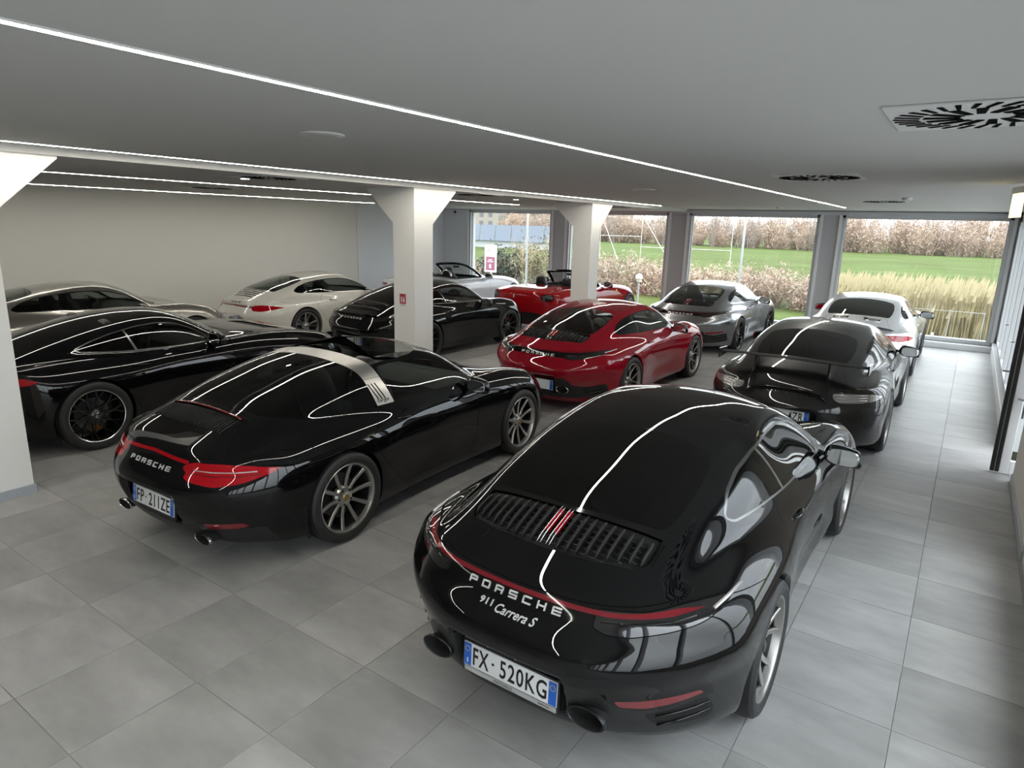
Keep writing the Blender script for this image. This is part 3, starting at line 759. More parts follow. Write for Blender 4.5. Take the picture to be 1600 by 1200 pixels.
# ------------------------------------------------------------------ small car pieces (local to each car)
def plate_mesh_parts(left, right, w=.50, h=.115, dealer=None):
    """number plate in its own plane: x right, y up, faces +z; returns [(name, mesh)]"""
    out = []
    out.append(('plate_holder', MB().box((-w/2-.012, -h/2-.034, -.016), (w/2+.012, h/2+.010, -.004), bev=.004).mesh('plate_holder', MT['black_plastic'], auto=40)))
    out.append(('plate', MB().box((-w/2, -h/2, -.005), (w/2, h/2, .001), bev=.0008).mesh('plate', MT['plate_white'], auto=40)))
    for sgn in (-1, 1):
        x = sgn*(w/2-.022); out.append(('blue_band', MB().box((x-.021, -h/2+.003, 0), (x+.021, h/2-.003, .0025)).mesh('blue_band', MT['plate_blue'])))
    out.append(('plate_lettering', text_mesh('plate_lettering', left, .104, .0006, MT['ink'], 0, 'LEFT', 1.08, .62, .0, M=Matrix.Translation((-w/2+.052, -.003, .002)))))
    out.append(('plate_lettering', text_mesh('plate_lettering', right, .104, .0006, MT['ink'], 0, 'RIGHT', 1.08, .62, .0, M=Matrix.Translation((w/2-.050, -.003, .002)))))
    out.append(('plate_lettering', text_mesh('plate_lettering', 'I', .032, .0006, MT['plate_white'], 0, 'CENTER', 1, .8, .001, M=Matrix.Translation((-w/2+.022, -.030, .0035)))))
    ring = MB().lathe([(.0028, .0125), (.0034, .0125), (.0034, .0145), (.0028, .0145)], 20, 'z', closed=True, org=(w/2-.022, .028, 0)); out.append(('plate_emblem', ring.mesh('plate_emblem', MT['gold'])))
    ring = MB().lathe([(.0028, .0125), (.0034, .0125), (.0034, .0140), (.0028, .0140)], 20, 'z', closed=True, org=(-w/2+.022, .028, 0)); out.append(('plate_emblem', ring.mesh('plate_emblem', MT['gold'])))
    if dealer:
        out.append(('dealer_strip', MB().box((-w/2+.002, -h/2-.028, -.005), (w/2-.002, -h/2-.006, -.002), bev=.001).mesh('dealer_strip', MT['silver_strip'])))
        out.append(('dealer_lettering', text_mesh('dealer_lettering', dealer[0], .020, .0004, MT['ink'], .15, M=Matrix.Translation((-.035, -h/2-.017, -.0012)))))
        out.append(('dealer_lettering', text_mesh('dealer_lettering', dealer[1], .013, .0004, MT['ink'], 0, M=Matrix.Translation((.19, -h/2-.017, -.0012)))))
    return out

def oval_pipe(rx, rz, depth=.10, n=36):
    """exhaust tail pipe pointing to -y, opening at y = 0"""
    mb = MB(); V = []; F = []; ms = []
    rings = [(1.06, .012, 0), (1.06, -.002, 0), (1.0, -.006, 0), (.93, -.002, 0), (.88, .02, 1), (.82, depth, 1)]
    for s_, y, m in rings:
        for k in range(n):
            q = 2*math.pi*k/n; V.append((rx*s_*math.cos(q), y, rz*s_*math.sin(q)))
    for i in range(len(rings)-1):
        for k in range(n):
            F.append((i*n+k, i*n+(k+1) % n, (i+1)*n+(k+1) % n, (i+1)*n+k)); ms.append(rings[i+1][2])
    F.append(tuple(range((len(rings)-1)*n, len(rings)*n))[::-1]); ms.append(1)
    mb.add(V, F); mb.M = ms; return mb

def mirror_meshes():
    """right-hand door mirror: housing, glass, foot; origin at the foot on the door"""
    def shell(keep_glass):
        bm = bmesh.new(); bmesh.ops.create_uvsphere(bm, u_segments=28, v_segments=18, radius=1)
        for v in bm.verts:
            x, y, z = v.co
            k = 1.0 if y > 0 else .35
            r_ = max(1e-6, math.hypot(x, z)); q_ = max(abs(x), abs(z))/r_; sq = 1+.22*(1/q_-1)/.414
            v.co = Vector((x*sq*.116*(1-.10*z), y*.10*k, z*sq*.067-.016*x))
        return bm
    hs = MB().bm(shell(0))
    g = []
    n = 26
    for k in range(n):
        q = 2*math.pi*k/n; x = .098*math.copysign(abs(math.cos(q))**.62, math.cos(q)); z = .056*math.copysign(abs(math.sin(q))**.62, math.sin(q)); g.append((x, z-.016*x))
    gl = MB(); V = [(a, -.037, b) for a, b in g]+[(a*.9, -.040, b*.9) for a, b in g]
    F = [(k, (k+1) % n, n+(k+1) % n, n+k) for k in range(n)]+[tuple(range(n, 2*n))]
    gl.add(V, F)
    rim = MB(); V = [(a*1.10, -.030, b*1.10) for a, b in g]+[(a*1.0, -.0385, b*1.0) for a, b in g]
    rim.add(V, [(k, (k+1) % n, n+(k+1) % n, n+k) for k in range(n)])
    ft = MB().tube([(-.20, .045, .005), (-.13, .035, -.01), (-.06, .01, -.02)], [.034, .024, .022], 10, flat=.6)
    return hs, gl, rim, ft

def wheel_meshes(style, rad=.345, w=.29):
    """one wheel, axle along x, outer face at x = +w/2"""
    D = {}; o = w/2; br = rad*.765
    ty = [(-o*.80, br*.985), (-o*.93, br*1.03), (-o*1.0, rad*.87), (-o*.97, rad*.935), (-o*.86, rad*.985), (-o*.6, rad)]
    for g in (-.36, 0, .36): ty += [(o*(g-.05), rad), (o*(g-.045), rad-.008), (o*(g+.045), rad-.008), (o*(g+.05), rad)]
    ty += [(o*.6, rad), (o*.86, rad*.985), (o*.97, rad*.935), (o*1.0, rad*.87), (o*.955, rad*.82), (o*.94, br*1.03), (o*.86, br*.985)]
    D['tyre'] = MB().lathe(ty, 64).mesh('tyre', MT['rubber'], smooth=True); D['tyre'].set_sharp_from_angle(angle=math.radians(28))
    S = STYLES[style]
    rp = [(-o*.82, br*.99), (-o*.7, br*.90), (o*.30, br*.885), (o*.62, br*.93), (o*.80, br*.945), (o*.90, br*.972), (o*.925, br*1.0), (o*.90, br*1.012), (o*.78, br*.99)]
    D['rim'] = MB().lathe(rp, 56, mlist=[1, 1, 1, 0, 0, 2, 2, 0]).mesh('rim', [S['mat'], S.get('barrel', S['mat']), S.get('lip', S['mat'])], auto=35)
    hub = MB().lathe([(o*.35, .001), (o*.70, .001), (o*.70, .030), (o*.67, .036), (o*.60, .072), (o*.48, .085), (o*.30, .085), (o*.30, .001)], 30); D['hub'] = hub.mesh('hub', S['mat'], auto=35)
    cap = MB().lathe([(o*.70, .0), (o*.74, .0), (o*.74, .024), (o*.70, .031)], 24, m=0); D['centre_cap'] = cap.mesh('centre_cap', S.get('cap', MT['cap_dark']), auto=35)
    # lug nuts
    nut = MB()
    for k in range(5):
        q = 2*math.pi*(k+.5)/5; nut.lathe([(o*.45, .0), (o*.66, .0), (o*.66, .009), (o*.45, .010)], 8, org=(0, .060*math.cos(q), .060*math.sin(q)))
    D['wheel_nut'] = nut.mesh('wheel_nut', MT['dark_metal'])
    sp = MB()
    for (a0, a1) in S['legs']:
        r0, r1 = .062, br*.955; sec = []
        for t in (0, .15, .45, .8, 1.0):
            r = r0+(r1-r0)*t; a = a0+(a1-a0)*t**.9; wd = (S['w'][0]+(S['w'][1]-S['w'][0])*t)/2; x = o*(.60+.10*t+.10*t*t-.06*math.sin(math.pi*t)); d = .030-.010*t
            c_, s_ = math.cos(a), math.sin(a); row = []
            for (u, v) in ((-wd, -d), (-wd*1.0, -.006), (-wd*.72, 0), (wd*.72, 0), (wd*1.0, -.006), (wd, -d)):
                row.append((x+v, r*c_-u*s_, r*s_+u*c_))
            sec.append(row)
        V = [p for row in sec for p in row]; F = []; n = 6
        for i in range(len(sec)-1):
            for k in range(n-1): F.append((i*n+k, i*n+k+1, (i+1)*n+k+1, (i+1)*n+k))
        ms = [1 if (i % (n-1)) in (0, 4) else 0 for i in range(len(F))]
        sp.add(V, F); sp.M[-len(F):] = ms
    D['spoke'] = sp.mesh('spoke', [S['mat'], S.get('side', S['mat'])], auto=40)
    D['n'] = S['n']
    disc = MB().lathe([(-.03, .06), (-.03, .165), (-.005, .165), (-.005, .06)], 40, closed=True); D['brake_disc'] = disc.mesh('brake_disc', MT['disc'], auto=35)
    cal = MB(); a = np.radians(np.linspace(-24, 24, 9)); V = []
    for q in a:
        for (x, r) in ((-.055, .118), (.018, .118), (.026, .14), (.018, .178), (-.055, .178)): V.append((x, r*math.cos(q), r*math.sin(q)))
    F = [(i*5+k, i*5+(k+1) % 5, (i+1)*5+(k+1) % 5, (i+1)*5+k) for i in range(8) for k in range(5)]+[tuple(range(5))[::-1], tuple(range(40, 45))]
    cal.add(V, F); D['caliper'] = cal
    return D

def seat_mesh():
    """sports seat: cushion, backrest and head in one upholstered shell; origin on the floor under the cushion"""
    out = []
    def pad(rows, nm):
        # rows: list of rings (centre, half-width, half-depth, tilt)
        V = []; F = []; n = 16
        for (c, hw, hd, ax) in rows:
            for k in range(n):
                q = 2*math.pi*k/n; cx = math.copysign(abs(math.cos(q))**.6, math.cos(q))*hw; cy = math.copysign(abs(math.sin(q))**.7, math.sin(q))*hd
                # side bolsters stand proud in front
                cy += .25*hd*(abs(cx)/max(hw, 1e-4))**3*(1 if cy > 0 else 0)
                V.append((c[0]+cx, c[1]+cy*ax[0], c[2]+cy*ax[1]))
        for i in range(len(rows)-1):
            for k in range(n): F.append((i*n+k, i*n+(k+1) % n, (i+1)*n+(k+1) % n, (i+1)*n+k))
        F.append(tuple(range(n))[::-1]); F.append(tuple(range((len(rows)-1)*n, len(rows)*n)))
        return MB().add(V, F).mesh(nm, MT['leather'], auto=50)
    b = (1, .25)
    back = pad([((0,-.13,.20),.20,.07,b),((0,-.16,.30),.245,.085,b),((0,-.21,.50),.25,.08,b),((0,-.26,.68),.215,.07,b),((0,-.285,.76),.15,.06,b),((0,-.30,.82),.125,.055,b),((0,-.315,.90),.115,.05,b),((0,-.32,.93),.07,.03,b)], 'backrest')
    cu = pad([((0,-.16,.14),.19,.06,(0,1)),((0,-.10,.145),.235,.08,(0,1)),((0,.10,.165),.25,.085,(0,1)),((0,.30,.20),.24,.08,(0,1)),((0,.37,.20),.19,.05,(0,1))], 'cushion')
    return back, cu

def interior(car, open_top=False, belt=.90, dash_y=1.72, seat_y=1.02, y0=-.25, hw=.70, floor=.24, rear_seats=True, seat_z=.20):
    tub = MB(); y1 = dash_y+.12
    V = [(-hw, y0, belt), (hw, y0, belt), (hw, y1, belt), (-hw, y1, belt), (-hw, y0+.05, floor), (hw, y0+.05, floor), (hw, y1, floor), (-hw, y1, floor)]
    tub.add(V, [(4, 5, 6, 7), (0, 1, 5, 4), (1, 2, 6, 5), (2, 3, 7, 6), (3, 0, 4, 7)])
    obj('cabin_tub', tub.mesh('cabin_tub', MT['interior']), car)
    d = MB(); prof = [(dash_y-.18, .55), (dash_y-.22, .72), (dash_y-.20, .82), (dash_y-.12, .875), (dash_y+.10, .90), (dash_y+.30, .885), (dash_y+.30, .55)]
    d.prism(prof, -hw+.01, hw-.01, axis='x'); obj('dashboard', d.mesh('dashboard', MT['interior_soft'], auto=35), car)
    tu = MB(); prof = [(y0+.05, floor), (y0+.1, .50), (.55, .47), (dash_y-.2, .60), (dash_y-.1, floor)]
    tu.prism(prof, -.11, .11, axis='x'); obj('centre_console', tu.mesh('centre_console', MT['interior_soft'], auto=30), car)
    sw = MB(); n = 36; rr = .175; V = []; F = []; m = 8
    for k in range(n):
        q = 2*math.pi*k/n
        for j in range(m):
            p = 2*math.pi*j/m; r = rr+.015*math.cos(p); V.append((r*math.cos(q), .015*math.sin(p), r*math.sin(q)))
    for k in range(n):
        for j in range(m): F.append((k*m+j, k*m+(j+1) % m, ((k+1) % n)*m+(j+1) % m, ((k+1) % n)*m+j))
    sw.add(V, F); sw.box((-.165, -.012, -.02), (.165, .012, .02), bev=.006).box((-.02, -.012, -.165), (.02, .012, 0), bev=.006).lathe([(-.03, .0), (-.03, .055), (.03, .065), (.03, 0)], 20, 'y')
    sw.lathe([(.02, .035), (.30, .035)], 12, 'y')
    obj('steering_wheel', sw.mesh('steering_wheel', MT['interior_soft'], auto=40), car, loc=(-.37, dash_y-.32, .80), rot=(-.35, 0, 0))
    for sx in (-1, 1):
        s = obj('seat', SEAT[1], car, loc=(sx*.37, seat_y, floor+seat_z-.14)); obj('backrest', SEAT[0], s)
    if rear_seats:
        rs = MB()
        for sx in (-1, 1): rs.box((sx*.33-.24, -.15, .42), (sx*.33+.24, .30, .52), bev=.04).box((sx*.33-.24, -.24, .48), (sx*.33+.24, -.12, .86), bev=.045)
        obj('rear_bench', rs.mesh('rear_bench', MT['leather'], auto=40), car)

def text_fit(name, body, w, h, material, thick=.002, spacing=1.0, shear=0, M=None, offset=0):
    me = text_mesh(name, body, 1.0, .001, material, shear, 'CENTER', spacing, 1.0, offset)
    n = len(me.vertices); co = np.empty(n*3); me.vertices.foreach_get('co', co); co = co.reshape(n, 3)
    lo, hi = co.min(0), co.max(0); c = (lo+hi)/2; co = (co-c)*np.array([w/(hi[0]-lo[0]), h/(hi[1]-lo[1]), thick/max(hi[2]-lo[2], 1e-6)])
    if M is not None: co = co @ np.array(M.to_3x3()).T+np.array(M.translation)
    me.vertices.foreach_set('co', co.ravel()); me.update(); return me

def put_letters(car, me, name='lettering'):
    """one object per letter"""
    n = len(me.vertices); co = np.empty(n*3); me.vertices.foreach_get('co', co); co = co.reshape(n, 3)
    me.calc_loop_triangles(); t = np.empty(len(me.loop_triangles)*3, dtype=np.int32); me.loop_triangles.foreach_get('vertices', t); t = t.reshape(-1, 3)
    m = me.materials[0] if me.materials else None; first = None
    for V, N, T in pieces(co, None, t): o = obj(name, mesh_from(name, V, T, [m] if m else None), car); first = first or o
    bpy.data.meshes.remove(me); return first

def text_on_tail(sh, name, body, x, z, w, h, material, spacing=1.0, shear=0, out=.003, thick=.003, offset=0):
    me = text_fit(name, body, w, h, material, thick, spacing, shear, None, offset)
    n = len(me.vertices); co = np.empty(n*3); me.vertices.foreach_get('co', co); co = co.reshape(n, 3)
    P = on_tail(sh, np.c_[co[:, 0]+x, co[:, 1]+z]); P[:, 1] -= out+co[:, 2]
    me.vertices.foreach_set('co', P.ravel()); me.update(); return me

def add_plate(car, M, left, right, w=.51, h=.122, dealer=None, bottom=True):
    root = None
    def put(name, me):
        nonlocal root
        me.transform(M)
        if name.endswith('lettering'): return put_letters(root, me, name)
        o = obj(name, me, root or car); root = root or o; return o
    put('number_plate', MB().box((-w/2, -h/2, -.006), (w/2, h/2, .001), bev=.001).mesh('number_plate', MT['plate_white'], auto=40))
    put('plate_holder', MB().box((-w/2-.010, -h/2-.036, -.018), (w/2+.010, h/2+.008, -.004), bev=.004).mesh('plate_holder', MT['black_plastic'], auto=40))
    for sgn in (-1, 1):
        x = sgn*(w/2-.022); put('blue_band', MB().box((x-.020, -h/2+.004, 0), (x+.020, h/2-.004, .0022)).mesh('blue_band', MT['plate_blue']))
        put('plate_emblem', MB().lathe([(.0024, .0120), (.0034, .0120), (.0034, .0142), (.0024, .0142)], 20, 'z', closed=True, org=(x, .028, 0)).mesh('plate_emblem', MT['gold']))
    put('plate_lettering', text_fit('plate_lettering', 'I', .006, .024, MT['plate_white'], .0014, M=Matrix.Translation((-w/2+.022, -.032, .003))))
    lh = h*.74; u = (w-.10)/8.0
    # two letters, a gap with the small seal, then the rest
    x0 = -w/2+.052
    if left: put('plate_lettering', text_fit('plate_lettering', left, u*1.75, lh, MT['ink'], .0012, 1.12, M=Matrix.Translation((x0+u*.9, 0, .0018)), offset=.012))
    if not right: return root
    nr = len(right); wr = u*(nr*.98); put('plate_lettering', text_fit('plate_lettering', right, wr, lh, MT['ink'], .0012, 1.12, M=Matrix.Translation((w/2-.052-wr/2, 0, .0018)), offset=.012))
    put('plate_seal', MB().lathe([(.001, 0), (.002, 0), (.002, .007), (.001, .007)], 14, 'z', org=(x0+u*2.25, .002, 0)).mesh('plate_seal', MT['dark_metal']))
    if dealer:
        put('dealer_strip', MB().box((-w/2+.002, -h/2-.031, -.006), (w/2-.002, -h/2-.006, -.002), bev=.001).mesh('dealer_strip', MT['silver_strip']))
        put('dealer_lettering', text_fit('dealer_lettering', dealer[0], .105, .012, MT['ink'], .0008, 1.1, .2, M=Matrix.Translation((-.03, -h/2-.018, -.0012))))
        put('dealer_lettering', text_fit('dealer_lettering', dealer[1], .055, .008, MT['ink'], .0008, 1.1, M=Matrix.Translation((.19, -h/2-.018, -.0012))))
    return root

def plate_M(sh, z, tilt, y=None, x=0, out=.012):
    if y is None: y = float(on_tail(sh, [(x, z)])[0, 1])-out
    return Matrix.Translation((x, y, z)) @ Matrix.Rotation(R90-tilt, 4, 'X')

def add_wheels(car, D, wb, tr, tf, cal, rad=.345):
    if ('cal', cal.name) not in D: D[('cal', cal.name)] = D['caliper'].mesh('caliper', cal, auto=35)
    for ya, hw in ((0, tr), (wb, tf)):
        for sd in (1, -1):
            w = obj('wheel', D['rim'], car, loc=(sd*(hw-.145), ya, rad), rot=(0.35 if ya else .12, 0, 0 if sd > 0 else math.pi))
            obj('tyre', D['tyre'], w); obj('hub', D['hub'], w); obj('centre_cap', D['centre_cap'], w); obj('wheel_nut', D['wheel_nut'], w)
            obj('brake_disc', D['brake_disc'], w); obj('caliper', D[('cal', cal.name)], w, rot=(-.12-(.35 if ya else .12)-(1.0 if sd > 0 else -1.0)*(1 if ya == 0 else -1)*1.25*(1), 0, 0))
            for k in range(D['n']): obj('spoke', D['spoke'], w, rot=(2*math.pi*k/D['n'], 0, 0))

PANELS_BOTH = ['body', 'front_bonnet', 'engine_lid', 'shut_line', 'window_trim', 'windshield', 'rear_window', 'rear_surround', 'light_bar', 'light_strip', 'lens_edge', 'diffuser', 'lamp_rim', 'hoop', 'soft_top', 'cowl']
PANELS_SIDE = ['door', 'door_window', 'quarter_window', 'tail_light', 'reflector', 'vent', 'headlight']
def panel_meshes(c, sh):
    D = {}
    def put(n, p, split=True):
        ps = pieces(*p) if split else [p]
        D.setdefault(n, []); lim = 1 if n == 'body' else 12
        for q in ps:
            if len(q[2]) < (40 if n == 'body' else 6): continue
            D[n].append(mesh_from(n, q[0], q[2], [MT['shut']], normals=q[1]))
    for n in PANELS_BOTH:
        p = c.part(n)
        if p: put(n, p, n != 'body')
    for n in PANELS_SIDE:
        if c.part(n) is not None:
            D[n] = []
            for s in (1, -1):
                p = c.part(n, s); D[n].append(mesh_from(n, p[0], p[2], [MT['shut']], normals=p[1]))
    p = c.part('grille')
    if p: put('grille', (p[0]-p[1]*.016, p[1], p[2]))
    lip, lin = arch_parts(c, sh)
    D['arch_edge'] = lip; D['wheel_liner'] = lin
    return D

def set_mat(o, m):
    o.material_slots[0].link = 'OBJECT'; o.material_slots[0].material = m; return o

def put_panels(car, D, mats):
    """one object per panel; returns {name: [objects]}"""
    O = {}
    order = [k for k in D if k in ('body', 'door', 'engine_lid', 'front_bonnet')]+[k for k in D if k not in ('body', 'door', 'engine_lid', 'front_bonnet')]
    for n in order:
        O[n] = []
        for i, me in enumerate(D[n]):
            par = car
            if n == 'door_window' and 'door' in O: par = O['door'][i]
            o = obj(n, me, par); set_mat(o, mats.get(n, mats['paint'])); O[n].append(o)
    return O

def add_mirrors(car, O, x, y, z, paint, rot=0):
    for i, sd in enumerate((1, -1)):
        par = O['door'][i] if 'door' in O else car
        m = obj('door_mirror', MIRROR[0], par, loc=(sd*x, y, z), rot=(0, 0, sd*.06), scale=(sd, 1, 1)); set_mat(m, paint)
        m2 = obj('mirror_glass', MIRROR[1], m); obj('mirror_rim', MIRROR[2], m); obj('mirror_foot', MIRROR[3], m)

def add_handles(car, O, sh, y, z, paint, w=.10):
    for i, sd in enumerate((1, -1)):
        p = on_side(sh, [(y, z)])[0]
        mb = MB().tube([(sd*(p[0]-.01), y-w, z+.005), (sd*(p[0]+.012), y-w*.8, z+.008), (sd*(p[0]+.016), y, z+.004), (sd*(p[0]+.008), y+w*.8, z-.004), (sd*(p[0]-.012), y+w, z-.008)], [.010, .013, .014, .012, .008], 8, flat=.8)
        o = obj('door_handle', mb.mesh('door_handle', MT['shut'], smooth=True), O['door'][i]); set_mat(o, paint)

def slats(car, sh, parent, xs, y0, y1, mats, lift=.004, r=.007, curve_y=None):
    for k, x in enumerate(xs):
        a, b = (y0(abs(x)), y1(abs(x))); ys = np.linspace(a, b, 7)
        P = on_top(sh, np.c_[np.full(7, x), ys]); P[:, 2] += lift; P[0, 2] -= .006; P[-1, 2] -= .010
        mb = MB().tube([tuple(p) for p in P], [r*.6]+[r]*5+[r*.7], 6, flat=1.6)
        obj('slat', mb.mesh('slat', mats(x, k), smooth=True), parent)

def base_mats(paint, **k):
    m = dict(paint=paint, shut_line=MT['shut'], window_trim=MT['gloss_black'], windshield=MT['glass_clear'], rear_window=MT['glass_mid'], rear_surround=MT['gloss_black'], door_window=MT['glass_dark'], quarter_window=MT['glass_dark'],
             light_bar=MT['dark_red_lens'], light_strip=MT['gloss_black'], lens_edge=MT['shut'], tail_light=MT['smoke_lens'], reflector=MT['dark_red_lens'], vent=MT['satin_black'], diffuser=MT['black_plastic'], lamp_rim=MT['gloss_black'],
             headlight=MT['head_lens'], hoop=MT['brushed'], grille=MT['liner'], wheel_liner=MT['liner'], soft_top=MT['fabric'], cowl=MT['satin_black'])
    m.update(k); return m

def car_root(name, pose, label, cat='car', group=None):
    e = empty(name, (pose[0], pose[1], 0), pose[2]); return tag(e, label, cat, group)
SHELLS = {}
def shell(key, spec, h, cutter, *a):
    if key not in SHELLS:
        sh = Shell(spec); c = cutter(sh, h, *a); SHELLS[key] = (sh, panel_meshes(c, sh))
    return SHELLS[key]
WHEELS = {}
def wheels(style, rad=.345):
    if (style, rad) not in WHEELS: WHEELS[(style, rad)] = wheel_meshes(style, rad)
    return WHEELS[(style, rad)]

def car_911(kind, name, pose, label, mats, wheel, cal, lettering=None, plate=None, group=None, script=None, h=.024, mirror=None, trim=None):
    spec = P992 if kind.startswith('992') else P991
    sh, D = shell(kind, spec, h, cut_911, kind)
    car = car_root(name, pose, label, 'car', group); O = put_panels(car, D, mats)
    add_wheels(car, wheels(wheel), 2.45, .925, .903, MT[cal])
    add_mirrors(car, O, .925, 1.60, .905, MT[mirror] if mirror else mats['paint'])
    add_handles(car, O, sh, .70, .80, mats['paint'])
    interior(car)
    if kind == '992':
        g = O['grille'][0]
        xs = [(i+.5)*.0475 for i in range(-10, 10)]; xs = [x for x in xs if abs(x) < .46]
        f0 = lambda a: -.49-.0*a; f1 = lambda a: -.715+.09*(a/.46)**2.2+.0*a
        def sm(x, k): return MT['satin_black']
        slats(car, sh, g, [x for x in xs if abs(x) > .05], f0, f1, sm, lift=.005, r=.0078)
        for x in (-.030, -.012, .018, .036):
            slats(car, sh, g, [x-.003], lambda a: -.46, lambda a: -.712, lambda x, k: MT['chrome'], lift=.006, r=.0028)
        for x in (-.024, .024):
            P = on_top(sh, np.c_[np.full(7, x), np.linspace(-.50, -.645, 7)]); P[:, 2] += .004
            mb = MB(); w = .0125
            V = [(p[0]+s*w, p[1], p[2]+dz) for p in P for (s, dz) in ((-1, -.012), (-1, .004), (1, .004), (1, -.012))]
            mb.add(V, [(i*4+k, i*4+k+1, i*4+5+k, i*4+4+k) for i in range(6) for k in range(3)]); obj('brake_lamp', mb.mesh('brake_lamp', MT['red_lens'], auto=40), g)
        # cross bars under the slats
        for y in np.linspace(-.515, -.685, 6):
            hw = .44 if y > -.62 else .44-(.62+y)*-2.2
            P = on_top(sh, np.c_[np.linspace(-hw, hw, 15), np.full(15, y)]); P[:, 2] -= .016; obj('cross_bar', ribbon(P, .0045, 'cross_bar', MT['black_plastic']), g)
    elif kind == 'targa':
        g = O['grille'][0]
        xs = [i*.0262 for i in range(-15, 16)]
        slats(car, sh, g, xs, lambda a: -.515, lambda a: -.688, lambda x, k: MT['satin_black'], lift=.001, r=.0052)
        mb = MB(); P = on_top(sh, np.c_[np.linspace(-.40, .40, 17), np.full(17, -.497)]); P[:, 2] += .004
        obj('brake_lamp', ribbon(P, .011, 'brake_lamp', MT['dark_red_lens'], flat=.6), car)
        for s in (1, -1):   # louvres pressed into the hoop
            for k in range(3):
                q = [(.46+.035*k+.012*j, 1.09-.030*j) for j in range(5)]
                P = on_side(sh, q); P[:, 0] += .0015; P[:, 0] *= s
                obj('hoop_louvre', ribbon(P, .0045, 'hoop_louvre', MT['shut']), O['hoop'][0])
            me = text_fit('hoop_lettering', 'targa', .12, .030, MT['ink'], .001, 1.0, .35)
            n = len(me.vertices); co = np.empty(n*3); me.vertices.foreach_get('co', co); co = co.reshape(n, 3)
            P = on_side(sh, np.c_[.55+s*co[:, 0], .955+co[:, 1]]); P[:, 0] = s*(P[:, 0]+.002+co[:, 2]); me.vertices.foreach_set('co', P.ravel()); me.update(); obj('hoop_lettering', me, O['hoop'][0])
            # seam line across the hoop shoulder
            ys = np.linspace(.43, .61, 6); P = on_side(sh, np.c_[ys, np.full(6, 1.125)]); P[:, 0] = s*(P[:, 0]+.0005); obj('hoop_seam', ribbon(P, .0014, 'hoop_seam', MT['shut']), O['hoop'][0])
            # lamp detail inside the red lens
            P = on_tail(sh, [(s*x, z) for x, z in ((.43, .728), (.56, .726), (.68, .728), (.78, .732))]); P[:, 1] -= .002; obj('lamp_strip', ribbon(P, .008, 'lamp_strip', MT['lamp_clear'], flat=.5), O['tail_light'][0 if s > 0 else 1])
            P = on_tail(sh, [(s*x, z) for x, z in ((.41, .708), (.56, .702), (.70, .704), (.80, .715))]); P[:, 1] -= .001; obj('lamp_divider', ribbon(P, .005, 'lamp_divider', MT['gloss_black'], flat=.5), O['tail_light'][0 if s > 0 else 1])
        # header rail and sun visors over the open roof
    if kind == '992':
        for s in (1, -1):
            for (za, zb) in ((.362, .385), (.305, .338)):
                P = on_tail(sh, [(s*(.64+.040*i), za+(zb-za)*i/4) for i in range(5)]); P[:, 1] -= .004; obj('vent_fin', ribbon(P, .0085, 'vent_fin', MT['gloss_black'], flat=.6), O['vent'][0 if s > 0 else 1])
    if kind in ('992', '992dark'):
        for sx, sz in ((.62, .487), (-.62, .487), (.30, .515), (-.30, .515)):
            q = on_tail(sh, [(sx, sz)])[0]; obj('parking_sensor', MB().lathe([(.003, 0), (-.003, 0), (-.003, .009), (.003, .011)][::-1], 14, 'y').mesh('parking_sensor', MT['satin_black'], auto=40), car, loc=tuple(q))
        for s in (1, -1):
            y = -1.000
            p = oval_pipe(.086, .048, .10).mesh('exhaust_pipe', [MT['chrome'] if trim == 'chrome' else MT['dark_metal'], MT['liner']], auto=40); obj('exhaust_pipe', p, car, loc=(s*.405, y+.016, .358))
        b, r = lettering or (MT['badge'], None)
        block_letters(car, sh, 'PORSCHE', 0, .7695, .485, .028, b)
        # thin bright edges of the lens
        for s in (1, -1):
            P = on_tail(sh, [(s*x, z) for x, z in ((.41, .775), (.55, .784), (.66, .797), (.73, .814))]); P[:, 1] -= .002; obj('lamp_blade', ribbon(P, .006, 'lamp_blade', MT['gloss_black'], flat=.5), O['tail_light'][0 if s > 0 else 1])
            P = on_tail(sh, [(s*x, z) for x, z in ((.775, .820), (.795, .828), (.81, .834))]); P[:, 1] -= .003; obj('lamp_insert', ribbon(P, .009, 'lamp_insert', MT['lamp_clear']), O['tail_light'][0 if s > 0 else 1])
    elif kind == 'targa':
        for s in (1, -1):
            y = -.93
            p = oval_pipe(.085, .034, .1).mesh('exhaust_pipe', [MT['chrome'], MT['liner']], auto=40); obj('exhaust_pipe', p, car, loc=(s*.485, y+.020, .258))
        block_letters(car, sh, 'PORSCHE', 0, .705, .47, .027, MT['badge'])
    elif kind == '991':
        block_letters(car, sh, 'PORSCHE', 0, .715, .54, .025, MT['badge_black'])
        for s in (1, -1):
            for z in (.736, .712, .688):
                P = on_tail(sh, [(s*(.49+.085*i), z+.004*i) for i in range(4)]); P[:, 1] -= .002; obj('lamp_strip', ribbon(P, .0055, 'lamp_strip', MT['lamp_clear'] if mats['tail_light'] is MT['clear_lens'] else MT['lamp_clear'], flat=.6), O['tail_light'][0 if s > 0 else 1])
        for s in (-1, 1): obj('exhaust_pipe', oval_pipe(.05, .05).mesh('exhaust_pipe', [MT['gloss_black'], MT['liner']], auto=40), car, loc=(s*.07, -.99, .27))
    elif kind == '997':
        obj('lettering', text_on_tail(sh, 'lettering', 'Carrera 4S', 0, .81, .30, .035, MT['badge_black'], 1.0, .25), car)
    if script:
        t1, t2 = script
        put_letters(car, text_on_tail(sh, 'script_badge', t1, -.118, .712, .070, .026, MT['badge'], 1.1, .15, offset=.02), 'script_badge')
        put_letters(car, text_on_tail(sh, 'script_badge', t2, .042, .704, .215, .034, MT['badge'], 1.0, .45, offset=.008), 'script_badge')
    if plate: add_plate(car, plate['M'](sh), *plate['text'], dealer=plate.get('dealer'))
    return car, O, sh

